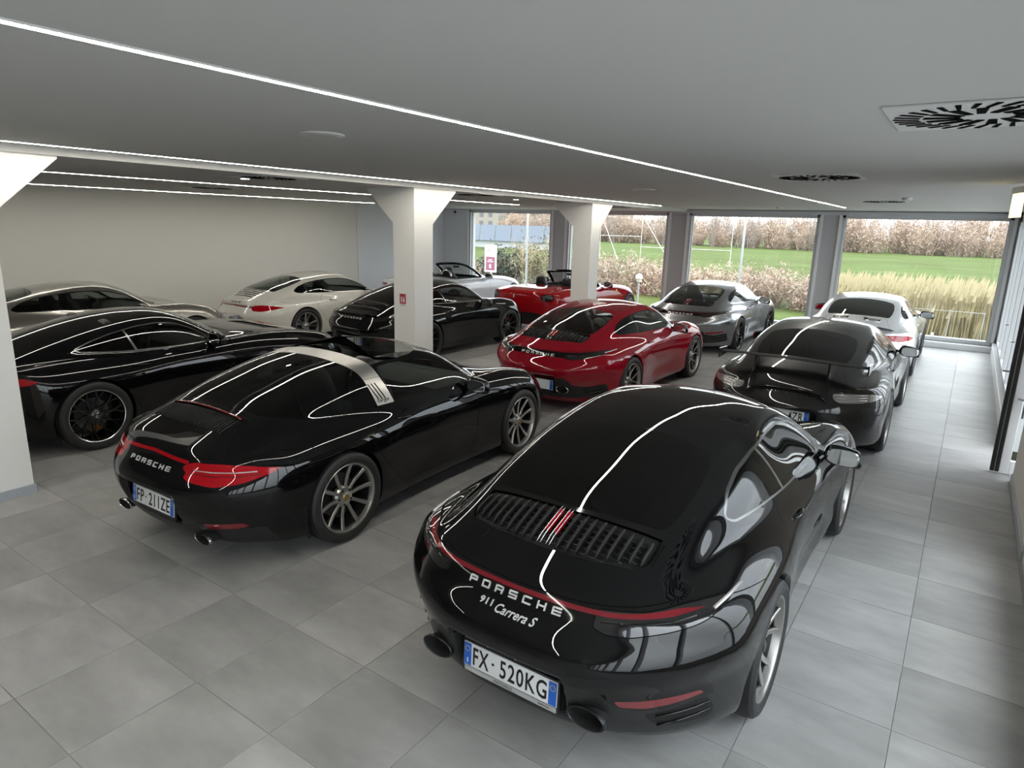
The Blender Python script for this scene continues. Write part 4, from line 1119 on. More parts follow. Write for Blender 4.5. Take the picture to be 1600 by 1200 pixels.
def common_front(c, cen, rad, ymin):
    hl = lambda V: (np.sqrt(((V[:, 0]-cen[0])/rad[0])**2+((V[:, 1]-cen[1])/rad[1])**2+((V[:, 2]-cen[2])/rad[2])**2)-1)*.12
    front = lambda q: (q[:, 1] > ymin) & (q[:, 2] > .45)
    c.mark('lamp_rim', hl, cond=front, at=.006); c.mark('headlight', hl, over=('lamp_rim',), cond=front)

def cut_gt(sh, h, kind):
    V, N, T = sh.mesh_half(h); c = Cut(V, N, T); c.fine = 1; wb = 2.63; cut_arches(c, wb, .385, .378, .352)
    hi = lambda q: (q[:, 2] > .86) & (q[:, 0] > .4) & (q[:, 1] < 1.8)
    D = [(-.03,.992),(.14,1.058),(.35,1.115),(.6,1.162),(.83,1.180),(1.03,1.158),(1.2,1.09),(1.36,.99),(1.44,.935),(1.3,.928),(.9,.93),(.5,.938),(.2,.955),(.02,.975)]
    c.mark('window_trim', P_side(D, .03), cond=hi, at=.010); c.mark('side_glass', P_side(D, .03), over=('window_trim',), cond=hi)
    ln = lambda V: V[:, 1]-(.478+(1.14-V[:, 2])*.293)
    c.mark('window_trim', lambda V: np.abs(ln(V))-.012, over=('side_glass',), cond=hi); c.mark('door_window', lambda V: -ln(V), over=('side_glass',), cond=hi)
    c.L[c.L == c.lab('side_glass')] = c.lab('quarter_window')
    rw = P_top([(0,.02),(.3,0),(.44,-.04),(.47,-.12),(.47,-.35),(.44,-.58),(.25,-.66),(0,-.68)], .05); cr = lambda q: (q[:, 1] < .4) & (q[:, 2] > .85)
    c.mark('rear_surround', rw, cond=cr, at=.010); c.mark('rear_window', rw, over=('rear_surround',), cond=cr)
    ws = P_top([(0,1.80),(.3,1.77),(.50,1.70),(.615,1.60),(.62,1.54),(.56,1.34),(.50,1.12),(.465,1.04),(.28,1.08),(0,1.10)], .05); cw = lambda q: (q[:, 1] > .9) & (q[:, 2] > .9)
    c.mark('window_trim', ws, cond=cw, at=.010); c.mark('windshield', ws, over=('window_trim',), cond=cw)
    c.mark('cowl', P_top([(0,1.90),(.35,1.865),(.58,1.76),(.66,1.62),(.60,1.55),(0,1.7)], .04), cond=lambda q: (q[:, 1] > 1.5) & (q[:, 2] > .88))
    c.fine = 2; tail = lambda q: (q[:, 1] < -.25) & (q[:, 2] > .5)
    ln = [(.40,.80),(.44,.825),(.70,.832),(.84,.815),(.90,.775),(.86,.745),(.70,.742),(.45,.760)]
    c.mark('tail_light', P_tail(ln, .02), cond=tail)
    c.mark('diffuser', P_tail([(0,.38),(.5,.38),(.75,.40),(.8,.30),(.7,.2),(0,.2)], .03, True), cond=lambda q: (q[:, 1] < -.4) & (q[:, 2] < .6))
    common_front(c, (.74,3.20,.72), (.10,.27,.15), 2.8)
    c.fine = 1
    c.mark('grille', P_top([(.30,2.36),(.42,2.34),(.46,2.56),(.36,2.60)], .02), cond=lambda q: (q[:, 1] > 2.2) & (q[:, 1] < 2.8) & (q[:, 2] > .8))
    df = lambda V: V[:, 1]-(1.58+.05*np.clip((V[:, 2]-.75)/.2, 0, 1)); dr = lambda V: -(V[:, 1]-(.30-.0*np.clip((.98-V[:, 2])/.28, 0, 1)+.25*np.clip((.62-V[:, 2])/.4, 0, 1)**1.2))
    door = lambda V: np.maximum(np.maximum(df(V), dr(V)), np.maximum(.25-V[:, 2], V[:, 2]-.945))
    dz = lambda q: (q[:, 0] > .55) & (q[:, 2] > .2) & (q[:, 1] > .1) & (q[:, 1] < 1.9)
    c.mark('shut_line', door, cond=dz, at=.0022); c.mark('door', door, over=('shut_line',), cond=dz, at=-.0022)
    bn = lambda V: np.maximum(V[:, 0]-(.76-.10*np.clip((V[:, 1]-2.2)/1.2, 0, 1)), np.maximum(V[:, 1]-(3.40-.3*V[:, 0]**2), 1.93-.25*V[:, 0]**2-V[:, 1]))
    bz = lambda q: (q[:, 1] > 1.5) & (q[:, 2] > .5)
    c.mark('shut_line', bn, cond=bz, at=.002); c.mark('front_bonnet', bn, over=('shut_line',), cond=bz, at=-.002)
    c.arch = (wb, .385, .378, .352); return c

def arch_parts(c, sh):
    a = c.arch; zc = a[3] if len(a) > 3 else ARCH_Z
    return arch_lip(c, sh, *a[:3], zc), wheel_liner(*a[:3], .9, zc)

def cut_spider(sh, h, kind):
    V, N, T = sh.mesh_half(h); c = Cut(V, N, T); c.fine = 1; wb = 2.67; cut_arches(c, wb, .385, .378, .352)
    c.mark('gone', P_top([(0,1.60),(.35,1.585),(.60,1.50),(.655,1.35),(.655,.50),(.60,.36),(.45,.30),(0,.28)], .08), cond=lambda q: q[:, 2] > .8)
    c.fine = 2; tail = lambda q: (q[:, 1] < -.2) & (q[:, 2] > .5)
    if kind == 'rosso':
        rl = lambda V: np.hypot((V[:, 0]-.70)/1.55, V[:, 2]-.80)-.075
        c.mark('lens_edge', rl, cond=tail, at=.008); c.mark('tail_light', rl, over=('lens_edge',), cond=tail)
    else:
        c.mark('tail_light', P_tail([(.45,.80),(.48,.835),(.70,.842),(.86,.82),(.90,.785),(.80,.77),(.55,.77)], .02), cond=tail)
    c.mark('diffuser', P_tail([(0,.46),(.45,.46),(.75,.40),(.8,.30),(.7,.2),(0,.2)], .03, True), cond=lambda q: (q[:, 1] < -.4) & (q[:, 2] < .6))
    common_front(c, (.72,3.13,.73), (.085,.27,.16), 2.8)
    c.fine = 1
    df = lambda V: V[:, 1]-(1.60+.05*np.clip((V[:, 2]-.75)/.2, 0, 1)); dr = lambda V: -(V[:, 1]-(.36+.25*np.clip((.62-V[:, 2])/.4, 0, 1)**1.2))
    door = lambda V: np.maximum(np.maximum(df(V), dr(V)), np.maximum(.25-V[:, 2], .66-V[:, 0]))
    dz = lambda q: (q[:, 0] > .5) & (q[:, 2] > .2) & (q[:, 1] > .1) & (q[:, 1] < 1.9)
    c.mark('shut_line', door, cond=dz, at=.0022); c.mark('door', door, over=('shut_line',), cond=dz, at=-.0022)
    bn = lambda V: np.maximum(V[:, 0]-(.70-.16*np.clip((V[:, 1]-2.2)/1.2, 0, 1)), np.maximum(V[:, 1]-(3.30-.3*V[:, 0]**2), 1.86-.30*V[:, 0]**2-V[:, 1]))
    bz = lambda q: (q[:, 1] > 1.5) & (q[:, 2] > .5)
    c.mark('shut_line', bn, cond=bz, at=.002); c.mark('front_bonnet', bn, over=('shut_line',), cond=bz, at=-.002)
    el = lambda V: np.maximum(V[:, 0]-(.60-.05*(V[:, 1]+.8)), np.maximum(V[:, 1]+.02+.1*V[:, 0]**2, .875-V[:, 2]))
    ez = lambda q: (q[:, 1] < .3) & (q[:, 2] > .8)
    c.mark('shut_line', el, cond=ez, at=.002); c.mark('engine_lid', el, over=('shut_line',), cond=ez, at=-.002)
    c.arch = (wb, .385, .378, .352); return c

def screen_frame(car, frame_mat):
    """free-standing windscreen of an open car: curved pane inside a black surround"""
    def pt(u, v):
        b = Vector((.665*u, 1.80-.30*u*u, .955-.015*u*u)); t = Vector((.545*u, 1.17-.13*u*u, 1.275-.045*u*u)); p = b.lerp(t, v); p.z += .03*math.sin(math.pi*v); return p
    nu, nv = 20, 8; V = [pt(-1+2*i/nu, j/nv) for j in range(nv+1) for i in range(nu+1)]
    F = [(j*(nu+1)+i, j*(nu+1)+i+1, (j+1)*(nu+1)+i+1, (j+1)*(nu+1)+i) for j in range(nv) for i in range(nu)]
    obj('windshield', mesh_from('windshield', V, F, [MT['glass_clear']], smooth=True), car)
    rail = [pt(-1, j/8) for j in range(8)]+[pt(-1+2*i/16, 1) for i in range(17)]+[pt(1, j/8) for j in range(7, -1, -1)]
    obj('windshield_frame', MB().tube(rail, .040, 10, flat=.8).mesh('windshield_frame', frame_mat, smooth=True), car)
    obj('rear_view_mirror', MB().box((-.10, 1.22, 1.16), (.10, 1.245, 1.215), bev=.01).mesh('rear_view_mirror', MT['interior_soft'], auto=40), car)

def car_gt(name, pose, label, mats, wheel, cal, group=None, mirror=None):
    sh, D = shell('gt', PGT, .028, cut_gt, 'gt'); car = car_root(name, pose, label, 'car', group); O = put_panels(car, D, mats)
    add_wheels(car, wheels(wheel, .352), 2.63, .965, .962, MT[cal], .352)
    add_mirrors(car, O, .93, 1.36, .985, MT[mirror] if mirror else mats['paint']); add_handles(car, O, sh, .50, .80, mats['paint'])
    interior(car, dash_y=1.45, seat_y=.72, y0=-.1, rear_seats=False, hw=.72)
    for s in (1, -1):
        y = float(on_tail(sh, [(s*.55, .30)])[0, 1]); obj('exhaust_pipe', oval_pipe(.085, .04).mesh('exhaust_pipe', [MT['chrome'], MT['liner']], auto=40), car, loc=(s*.55, y-.02, .30))
    for w in [o for o in car.children if o.name.startswith('wheel') and not o.name.startswith('wheel_')]:
        mb = MB().lathe([(.1095, .021), (.1125, .021), (.1125, .024), (.1095, .024)], 28, closed=True)
        for k in range(3):
            a = 2*math.pi*k/3; d = (math.cos(a), math.sin(a)); n_ = (-d[1]*.0035, d[0]*.0035)
            V = [(.111, n_[0], n_[1]), (.111, d[0]*.022, d[1]*.022), (.111, -n_[0], -n_[1]), (.1135, 0, 0)]; mb.add(V, [(0, 1, 3), (1, 2, 3), (2, 0, 3)])
        obj('cap_emblem', mb.mesh('cap_emblem', MT['chrome']), w)
    return car, O, sh

def car_spider(kind, name, pose, label, mats, wheel, cal, hoops):
    sh, D = shell('spider_'+kind, PSP, .028, cut_spider, kind); car = car_root(name, pose, label); O = put_panels(car, D, mats)
    add_wheels(car, wheels(wheel, .352), 2.67, .962, .958, MT[cal], .352)
    add_mirrors(car, O, .93, 1.50, .985, MT['gloss_black'] if kind == 'rosso' else mats['paint']); add_handles(car, O, sh, .55, .78, mats['paint'])
    interior(car, dash_y=1.42, seat_y=.78, y0=.12, rear_seats=False, hw=.68, belt=.93, seat_z=.12 if kind == 'rosso' else .18)
    screen_frame(car, MT['gloss_black'])
    # padded rim round the open cockpit
    rim = [(-.655,1.45),(-.66,1.2),(-.66,.8),(-.66,.5),(-.60,.36),(-.45,.30),(-.2,.285),(0,.28),(.2,.285),(.45,.30),(.60,.36),(.66,.5),(.66,.8),(.66,1.2),(.655,1.45)]
    P = on_top(sh, rim); P[:, 2] = np.maximum(P[:, 2], .86)+.002; obj('cockpit_rim', ribbon(P, .020, 'cockpit_rim', MT['interior_soft'], 8), car)
    for s in (1, -1):
        hb = [(s*.37-.15, .40, .88), (s*.37-.145, .40, 1.03), (s*.37-.10, .40, 1.12), (s*.37, .40, 1.145), (s*.37+.10, .40, 1.12), (s*.37+.145, .40, 1.03), (s*.37+.15, .40, .88)]
        if hoops: obj('roll_hoop', MB().tube(hb, .026, 10, flat=1.3).mesh('roll_hoop', MT['chrome'] if hoops == 'chrome' else MT['satin_black'], smooth=True), car)
        y = float(on_tail(sh, [(s*.50, .33)])[0, 1]); obj('exhaust_pipe', oval_pipe(.05, .05).mesh('exhaust_pipe', [MT['chrome'], MT['liner']], auto=40), car, loc=(s*.50, y-.02, .32))
    return car, O, sh

STROKES = {  # squared wide capitals as bars in a unit cell
    'P': [(0,0,.16,1),(0,.84,1,1),(0,.38,1,.54),(.86,.38,1,1)], 'O': [(0,0,.15,1),(.85,0,1,1),(0,.84,1,1),(0,0,1,.16)],
    'R': [(0,0,.16,1),(0,.84,1,1),(0,.38,1,.54),(.86,.54,1,1),(.78,0,.95,.40)], 'S': [(0,.84,1,1),(0,.42,1,.58),(0,0,1,.16),(0,.5,.15,1),(.85,0,1,.5)],
    'C': [(0,0,.15,1),(0,.84,1,1),(0,0,1,.16)], 'H': [(0,0,.16,1),(.84,0,1,1),(0,.42,1,.58)], 'E': [(0,0,.16,1),(0,.84,1,1),(0,.42,1,.58),(0,0,1,.16)]}
def block_letters(car, sh, word, x, z, w, h, material, out=.002, thick=.004):
    """raised letters along the tail, one object per letter"""
    n = len(word); pitch = w/(n-.42); lw = pitch*.58
    for k, ch in enumerate(word):
        x0 = x-w/2+k*pitch; polys = []
        V = []; F = []
        for (a, b, c, d) in STROKES[ch]:
            q = [(x0+a*lw, z-h/2+b*h), (x0+c*lw, z-h/2+b*h), (x0+c*lw, z-h/2+d*h), (x0+a*lw, z-h/2+d*h)]
            P = on_tail(sh, q); b0 = len(V)
            V += [(p[0], p[1]-out-thick, p[2]) for p in P]+[(p[0], p[1]+.002, p[2]) for p in P]
            F += [(b0, b0+1, b0+2, b0+3)]+[(b0+i, b0+4+i, b0+4+(i+1) % 4, b0+(i+1) % 4) for i in range(4)]
        obj('lettering', mesh_from('lettering', V, F, [material]), car)
setup_materials(); setup_styles()
SEAT = seat_mesh()
_h, _g, _r, _f = mirror_meshes()
MIRROR = (_h.mesh('door_mirror', MT['shut'], auto=60), _g.mesh('mirror_glass', MT['mirror'], smooth=False), _r.mesh('mirror_rim', MT['gloss_black'], smooth=True), _f.mesh('mirror_foot', MT['gloss_black'], smooth=True))
# ------------------------------------------------------------------ the showroom
XR, XL, YF, YB = .64, -14.6, 17.1, -7.0
ZC, ZC2, XSTEP = 2.86, 2.80, -6.31
RM = {}
def setup_room_materials():
    RM['wall'] = mat('warm white wall paint', (.66, .645, .605), .8, bump=.05, bscale=90)
    RM['wall_cool'] = mat('bluish white wall', (.66, .67, .69), .8, bump=.05, bscale=90)  # slightly bluer white than the rest of the wall
    RM['ceiling'] = mat('matt white ceiling', (.55, .542, .52), .9)
    RM['frame'] = mat('light grey window frame', (.50, .51, .52), .45)
    RM['frame_dark'] = mat('dark grey frame gasket', (.16, .16, .17), .5)  # dark grey gaskets along the window frames
    RM['pier'] = mat('grey rendered pier', (.44, .44, .45), .8)
    RM['white_metal'] = mat('white painted metal', (.72, .73, .74), .4)
    RM['plinth'] = mat('grey blue plinth', (.40, .43, .46), .45)
    RM['pillar'] = mat('off white pillar paint', (.86, .85, .815), .75, bump=.04, bscale=90)
    RM['glass'] = glass_mat('window glass', (.93, .95, .94), ior=1.45)
    RM['led'] = mat('lit strip diffuser', (1, 1, 1), .5, emit=(1.0, .955, .86), emit_s=LED)
    RM['spot'] = mat('lit downlight lens', (1, 1, 1), .5, emit=(1.0, .96, .88), emit_s=30)
    RM['sign_lit'] = mat('lit sign panel', (1, .95, .7), .5, emit=(1.0, .88, .42), emit_s=1.6)
    RM['vent_black'] = mat('dark vent slot', (.002, .002, .002), .9, spec=.05)
    RM['vent_white'] = mat('white vent panel', (.66, .66, .64), .5)
    RM['rubber_black'] = mat('black door seal', (.010, .010, .011), .45)
    RM['steel'] = mat('brushed steel handle', (.55, .55, .56), .25, 1)
    RM['sign_red'] = mat('red sign vinyl', (.42, .02, .035), .5)
    RM['sign_white'] = mat('white sign vinyl', (.78, .78, .78), .5)
    # stone-look tiles: tone changes from tile to tile, cloudy streaks inside each
    m, nt, b = new_mat('grey stone tile'); L = nt.links; N = nt.nodes.new
    geo = N('ShaderNodeNewGeometry'); sub = N('ShaderNodeVectorMath'); sub.operation = 'SUBTRACT'; sub.inputs[1].default_value = (TX0, TY0, 0)
    div = N('ShaderNodeVectorMath'); div.operation = 'DIVIDE'; div.inputs[1].default_value = (.6, .6, 9)
    fl = N('ShaderNodeVectorMath'); fl.operation = 'FLOOR'; wn = N('ShaderNodeTexWhiteNoise'); wn.noise_dimensions = '3D'
    add = N('ShaderNodeVectorMath'); add.operation = 'MULTIPLY_ADD'; add.inputs[1].default_value = (7, 7, 7)
    n1 = N('ShaderNodeTexNoise'); n1.inputs['Scale'].default_value = 1.9; n1.inputs['Detail'].default_value = 6; n1.inputs['Roughness'].default_value = .6
    mp = N('ShaderNodeMapping'); mp.inputs['Scale'].default_value = (1, 2.2, 1)
    n2 = N('ShaderNodeTexNoise'); n2.inputs['Scale'].default_value = 60; n2.inputs['Detail'].default_value = 3
    L.new(geo.outputs['Position'], sub.inputs[0]); L.new(sub.outputs[0], div.inputs[0]); L.new(div.outputs[0], fl.inputs[0]); L.new(fl.outputs[0], wn.inputs['Vector'])
    L.new(wn.outputs['Color'], add.inputs[0]); L.new(geo.outputs['Position'], add.inputs[2]); L.new(add.outputs[0], mp.inputs['Vector']); L.new(mp.outputs[0], n1.inputs['Vector']); L.new(geo.outputs['Position'], n2.inputs['Vector'])
    rp = N('ShaderNodeValToRGB'); e = rp.color_ramp.elements; e[0].position = .28; e[0].color = (.255, .253, .248, 1); e[1].position = .72; e[1].color = (.390, .387, .378, 1)
    L.new(n1.outputs['Fac'], rp.inputs[0])
    mr = N('ShaderNodeMapRange'); mr.inputs['To Min'].default_value = .86; mr.inputs['To Max'].default_value = 1.13; L.new(wn.outputs['Value'], mr.inputs['Value'])
    mx = N('ShaderNodeMix'); mx.data_type = 'RGBA'; mx.blend_type = 'MULTIPLY'; mx.inputs[0].default_value = 1; L.new(rp.outputs[0], mx.inputs[6]); L.new(mr.outputs[0], mx.inputs[7]); L.new(mx.outputs[2], b.inputs['Base Color'])
    rr = N('ShaderNodeMapRange'); b.inputs['Specular IOR Level'].default_value = .32; rr.inputs['To Min'].default_value = .34; rr.inputs['To Max'].default_value = .52; L.new(n1.outputs['Fac'], rr.inputs['Value']); L.new(rr.outputs[0], b.inputs['Roughness'])
    bp = N('ShaderNodeBump'); bp.inputs['Strength'].default_value = .04; bp.inputs['Distance'].default_value = .004; L.new(n2.outputs['Fac'], bp.inputs['Height']); L.new(bp.outputs['Normal'], b.inputs['Normal'])
    RM['tile'] = m; RM['grout'] = mat('pale grout', (.40, .39, .37), .9)
TX0, TY0 = -2.981, 2.144
setup_room_materials()
def struct(o, label=None): o['kind'] = 'structure'; (label and o.__setitem__('label', label)); return o

def px_of(P):
    """pixel of a world point in the 1600 x 1200 frame"""
    M = SC.camera.matrix_world; q = M.inverted() @ Vector(P); return (800-FPX*q.x/q.z, 600+FPX*q.y/q.z, -q.z) if q.z < -.05 else (-9e9, 0, 0)

def build_floor():
    fl = struct(MB().box((XL-.3, YB-.3, -.25), (XR+.02, YF+.3, -.004)).build('floor', RM['grout']))
    nx0, nx1 = math.floor((XL-TX0)/.6), math.ceil((XR-TX0)/.6); ny0, ny1 = math.floor((YB-TY0)/.6), math.ceil((YF-TY0)/.6)
    g = .0016; one = MB().box((g, g, -.004), (.6-g, .6-g, 0), bev=.0012).mesh('tile', RM['tile'])
    cells = []
    foot = [(-2.33, 2.1, -.5, 6.5), (-5.4, 2.1, -3.5, 6.5), (-5.3, 7.0, -3.5, 11.3), (-9.0, 2.0, -7.1, 6.5), (-2.35, 7.2, -.6, 11.5), (-2.4, 12.1, -.6, 16.4), (-5.4, 12.4, -3.6, 16.7), (-9.4, 7.6, -7.6, 11.8), (-12.9, 7.6, -11, 11.8), (-14.5, 1, -9.2, 17), (-9.3, 12, -6, 17)]
    for i in range(nx0, nx1):
        for j in range(ny0, ny1):
            x, y = TX0+.6*i, TY0+.6*j
            a, b = max(x, XL), max(y, YB); c, d = min(x+.6, XR), min(y+.6, YF)
            if c-a < .02 or d-b < .02: continue
            q = [px_of(P) for P in ((a, b, 0), (c, b, 0), (c, d, 0), (a, d, 0))]
            vis = all(p[2] > 0 for p in q) and max(p[0] for p in q) > 0 and min(p[0] for p in q) < 1600 and max(p[1] for p in q) > 0 and min(p[1] for p in q) < 1200
            cov = any(u0 < (a+c)/2 < u1 and v0 < (b+d)/2 < v1 for u0, v0, u1, v1 in foot)
            full = abs(c-a-.6) < 1e-6 and abs(d-b-.6) < 1e-6
            area = abs(sum(q[k][0]*q[(k+1) % 4][1]-q[(k+1) % 4][0]*q[k][1] for k in range(4)))/2 if vis else 0
            cells.append((area if vis and not cov else 0, a, b, c, d, full))
    cells.sort(key=lambda t: -t[0]); rest = MB()
    for k, (ar, a, b, c, d, full) in enumerate(cells):
        if k < 285 and ar > 0:
            if full: obj('tile', one, fl, loc=(a, b, 0))
            else: MB().box((a+g, b+g, -.004), (c-g, d-g, 0), bev=.0012).build('tile', RM['tile'], fl)
        else: rest.box((a+g, b+g, -.004), (c-g, d-g, 0))
    r = rest.build('tile', RM['tile'], fl); r['kind'] = 'stuff'

def led_strip(x, y0, y1, z, label):
    z -= .0005
    t = tag(empty('light_strip', (x, (y0+y1)/2, z)), label, 'light strip'); L = (y1-y0)/2
    pr = MB()
    for s in (1, -1): pr.box((s*.022-.006, -L, -.006), (s*.022+.006, L, 0))
    pr.box((-.028, -L-.006, -.006), (.028, -L, 0)).box((-.028, L, -.006), (.028, L+.006, 0)).box((-.018, -L, -.004), (.018, L, 0))
    pr.build('channel', RM['vent_white'], t)
    MB().box((-.0155, -L+.002, -.0072), (.0155, L-.002, -.003), bev=.0018).build('diffuser', RM['led'], t)

def swirl_vent(x, y, z, s, label, rot=0):
    t = tag(empty('air_vent', (x, y, z)), label, 'vent', 'swirl vents in the ceiling')
    h = s/2; fr = MB().box((-h, -h, -.010), (h, h, .0), bev=.004); fr.build('panel', RM['vent_white'], t)
    ring = [(r0, r1, n, w) for r0, r1, n, w in ((.27, .64, 14, .060), (.69, .96, 32, .030))]
    for r0, r1, n, w in ring:
        for k in range(n):
            q = 2*math.pi*k/n+rot; tw = .42; pts = []
            a0, a1 = q, q+tw*(r1-r0)
            p0 = Vector((math.cos(a0), math.sin(a0), 0))*r0*h; p1 = Vector((math.cos(a1), math.sin(a1), 0))*r1*h; d = (p1-p0).normalized(); nrm = Vector((-d.y, d.x, 0)); ww = w*h
            V = [p0-nrm*ww*.7, p0+nrm*ww*.7, p1+nrm*ww, p1-nrm*ww]
            mb = MB(); mb.add([(v.x, v.y, -.0108) for v in V]+[(v.x, v.y, -.0135) for v in V], [(3, 2, 1, 0)[::-1], (4, 5, 6, 7)[::-1], (0, 1, 5, 4), (1, 2, 6, 5), (2, 3, 7, 6), (3, 0, 4, 7)])
            mb.build('slot', RM['vent_black'], t)
    return t

def pillar(name, x0, x1, y0, y1, label, plinth=True):
    e = tag(empty(name, ((x0+x1)/2, (y0+y1)/2, 0)), label, 'pillar'); cx, cy = (x0+x1)/2, (y0+y1)/2; hx, hy = (x1-x0)/2, (y1-y0)/2
    MB().box((-hx, -hy, 0), (hx, hy, ZC2)).build('shaft', RM['pillar'], e)
    zb = 2.33
    MB().prism([(-hx, zb), (-hx-.50, ZC2-.02), (-hx-.50, ZC2), (-hx, ZC2)], -hy, hy, axis='y').build('bracket', RM['pillar'], e)
    MB().prism([(hy, zb), (hy, ZC2), (hy+.50, ZC2), (hy+.50, ZC2-.02)], -hx, hx, axis='x').build('bracket', RM['pillar'], e)
    if plinth: MB().box((-hx-.012, -hy-.012, 0), (hx+.012, hy+.012, .085), bev=.003).build('plinth', RM['plinth'], e)
    return e

def window(name, x0, x1, z0, z1, y, label):
    """fixed glazing in the far wall with stepped frame"""
    w = struct(empty(name, ((x0+x1)/2, y, z0)), label); h = (x1-x0)/2; H = z1-z0
    def fr(nm, a, b, m=RM['frame']): MB().box(a, b, bev=.003).build(nm, m, w)
    for s in (-1, 1):
        a, b = sorted((s*h, s*(h+.07))); fr('jamb', (a, -.02, -.02), (b, .16, H+.07))
        a, b = sorted((s*(h+.07), s*(h+.13))); fr('jamb', (a, -.05, -.02), (b, .10, H+.09), RM['white_metal'])
        a, b = sorted((s*(h-.012), s*(h+.004))); fr('gasket', (a, .05, 0), (b, .09, H), RM['frame_dark'])
    fr('head', (-h-.07, -.02, H), (h+.07, .16, H+.07)); fr('gasket', (-h, .05, H-.012), (h, .09, H), RM['frame_dark'])
    fr('sill', (-h-.07, -.03, -.07), (h+.07, .16, 0)); 
    MB().box((-h, .066, 0), (h, .074, H)).build('pane', RM['glass'], w)
    return w

def build_room():
    build_floor()
    # ceiling in two levels
    struct(MB().box((XSTEP, YB-.3, ZC), (XR+.6, YF+.4, ZC+.3)).build('ceiling', RM['ceiling']))
    struct(MB().box((XL-.3, YB-.3, ZC2), (XSTEP, YF+.4, ZC+.3)).build('ceiling', RM['ceiling']))
    # left wall in three boards
    wl = struct(MB().box((XL-.3, YB-.3, 0), (XL, YF+.3, ZC2)).build('wall_left', RM['wall']))
    MB().box((XL, YB, 0), (XL+.012, 7.3, ZC2)).build('wall_panel', RM['wall'], wl); MB().box((XL, 13.35, 0), (XL+.012, YF, ZC2)).build('wall_panel', RM['wall_cool'], wl)
    # far wall: piers between four windows
    zs, zt = .21, 2.70; W = [(-13.42, -10.46), (-9.80, -6.86), (-6.17, -3.17), (-2.56, .47)]
    wf = struct(empty('wall_far', ((XL+XR)/2, YF, 0)))
    def wb(nm, a, b, m): MB().box(a, b).build(nm, m, wf, loc=(-(XL+XR)/2, -YF, 0))
    xs = [XL]+[v for w in W for v in w]+[XR+.3]
    for k in range(0, len(xs), 2): wb('pier', (xs[k]+(.07 if k else 0), YF, 0), (xs[k+1]-.07, YF+.32, ZC), RM['pier'] if k else RM['wall_cool'])
    for a, b in W: wb('header', (a-.07, YF+.0, zt+.07), (b+.07, YF+.32, ZC), RM['frame']); wb('parapet', (a-.07, YF, 0), (b+.07, YF+.32, zs-.07), RM['white_metal'])
    for k, (a, b) in enumerate(W): window('window_%d' % (k+1), a, b, zs, zt, YF, 'large fixed window in the far wall, %s' % ['at its left end behind the white open car', 'behind the red open car and partly behind a pillar', 'behind the silver coupe', 'at its right end above the reed bed'][k])
    struct(MB().box((XL, YF-.05, ZC-.10), (XR, YF+.01, ZC-.02), bev=.004).build('trim_1', RM['frame']))
    struct(MB().box((-2.9, YF-.22, 0), (XR, YF-.0, .12), bev=.006).build('baseboard_far', RM['white_metal']))
    # right wall: windows near the camera, a pier, the doorway, windows beyond
    wr = struct(empty('wall_right', (XR, 0, 0)))
    def rb(nm, a, b, m, par=wr): return MB().box(a, b).build(nm, m, par, loc=(-XR, 0, 0))
    rb('parapet', (XR, YB, 0), (XR+.25, 5.9, .30), RM['wall']); rb('header', (XR, YB, 2.62), (XR+.25, 5.9, ZC), RM['wall'])
    rb('pier', (XR, 5.9, 0), (XR+.25, 7.92, ZC), RM['wall']); rb('pier', (XR, YB-.3, 0), (XR+.25, YB+.4, ZC), RM['wall'])
    rb('header', (XR, 7.92, 2.66), (XR+.25, YF+.3, ZC), RM['frame']); rb('parapet', (XR, 9.2, 0), (XR+.25, YF+.3, .26), RM['white_metal'])
    rb('pier', (XR, 9.12, 0), (XR+.25, 9.24, ZC), RM['frame']); rb('pier', (XR, 16.5, 0), (XR+.25, YF+.3, ZC), RM['frame'])
    struct(MB().box((XR-.07, 9.25, 0), (XR, YF-.05, .20), bev=.006).build('baseboard_right', RM['white_metal']))
    struct(MB().box((XR-.015, 5.9, 0), (XR, 7.92, .085), bev=.003).build('baseboard_right', RM['plinth']))
    def side_window(name, y0, y1, z0, z1, ys, label, frm):
        w = struct(empty(name, (XR, (y0+y1)/2, z0)), label); c = (y0+y1)/2
        MB().box((.10, y0-c, 0), (.108, y1-c, z1-z0)).build('pane', RM['glass'], w)
        for y in ys: MB().box((-.02, y-.05-c, 0), (.16, y+.05-c, z1-z0), bev=.004).build('mullion', frm, w)
        MB().box((-.02, y0-c, z1-z0-.07), (.16, y1-c, z1-z0), bev=.004).build('head', frm, w); MB().box((-.02, y0-c, 0), (.16, y1-c, .06), bev=.004).build('sill', frm, w)
        return w, c
    side_window('window_5', YB+.4, 5.9, .30, 2.62, [YB+.45]+[-5.4+1.4*k for k in range(8)]+[5.85], 'window band in the right wall beside the camera', RM['frame'])
    w, c = side_window('window_6', 9.24, 16.5, .26, 2.66, [9.3, 10.5, 11.7, 12.9, 14.1, 15.3, 16.45], 'glazed frames along the right wall beyond the open door', RM['frame'])
    for y in (9.62, 11.2, 13.4):
        hd = MB().tube([(-.02, y-c, .72), (-.055, y-c, .72), (-.06, y-c+.10, .72)], .010, 8); hd.build('handle', RM['steel'], w)
    # back wall
    struct(MB().box((XL-.3, YB-.3, 0), (XR+.3, YB, ZC)).build('wall_back', RM['wall']))
    # the open door leaf, standing square to the wall
    d = struct(empty('door_1', (.46, 8.15, 0)), 'open glass door with black edge and steel bar handle at the right wall')
    MB().box((0, -.035, .02), (.035, .035, 2.56), bev=.004).build('edge_seal', RM['rubber_black'], d)
    MB().box((.035, -.03, .02), (.041, .03, 2.56)).build('edge_strip', RM['frame'], d)
    MB().box((.041, -.035, .02), (.075, .035, 2.56), bev=.004).build('edge_seal', RM['rubber_black'], d)
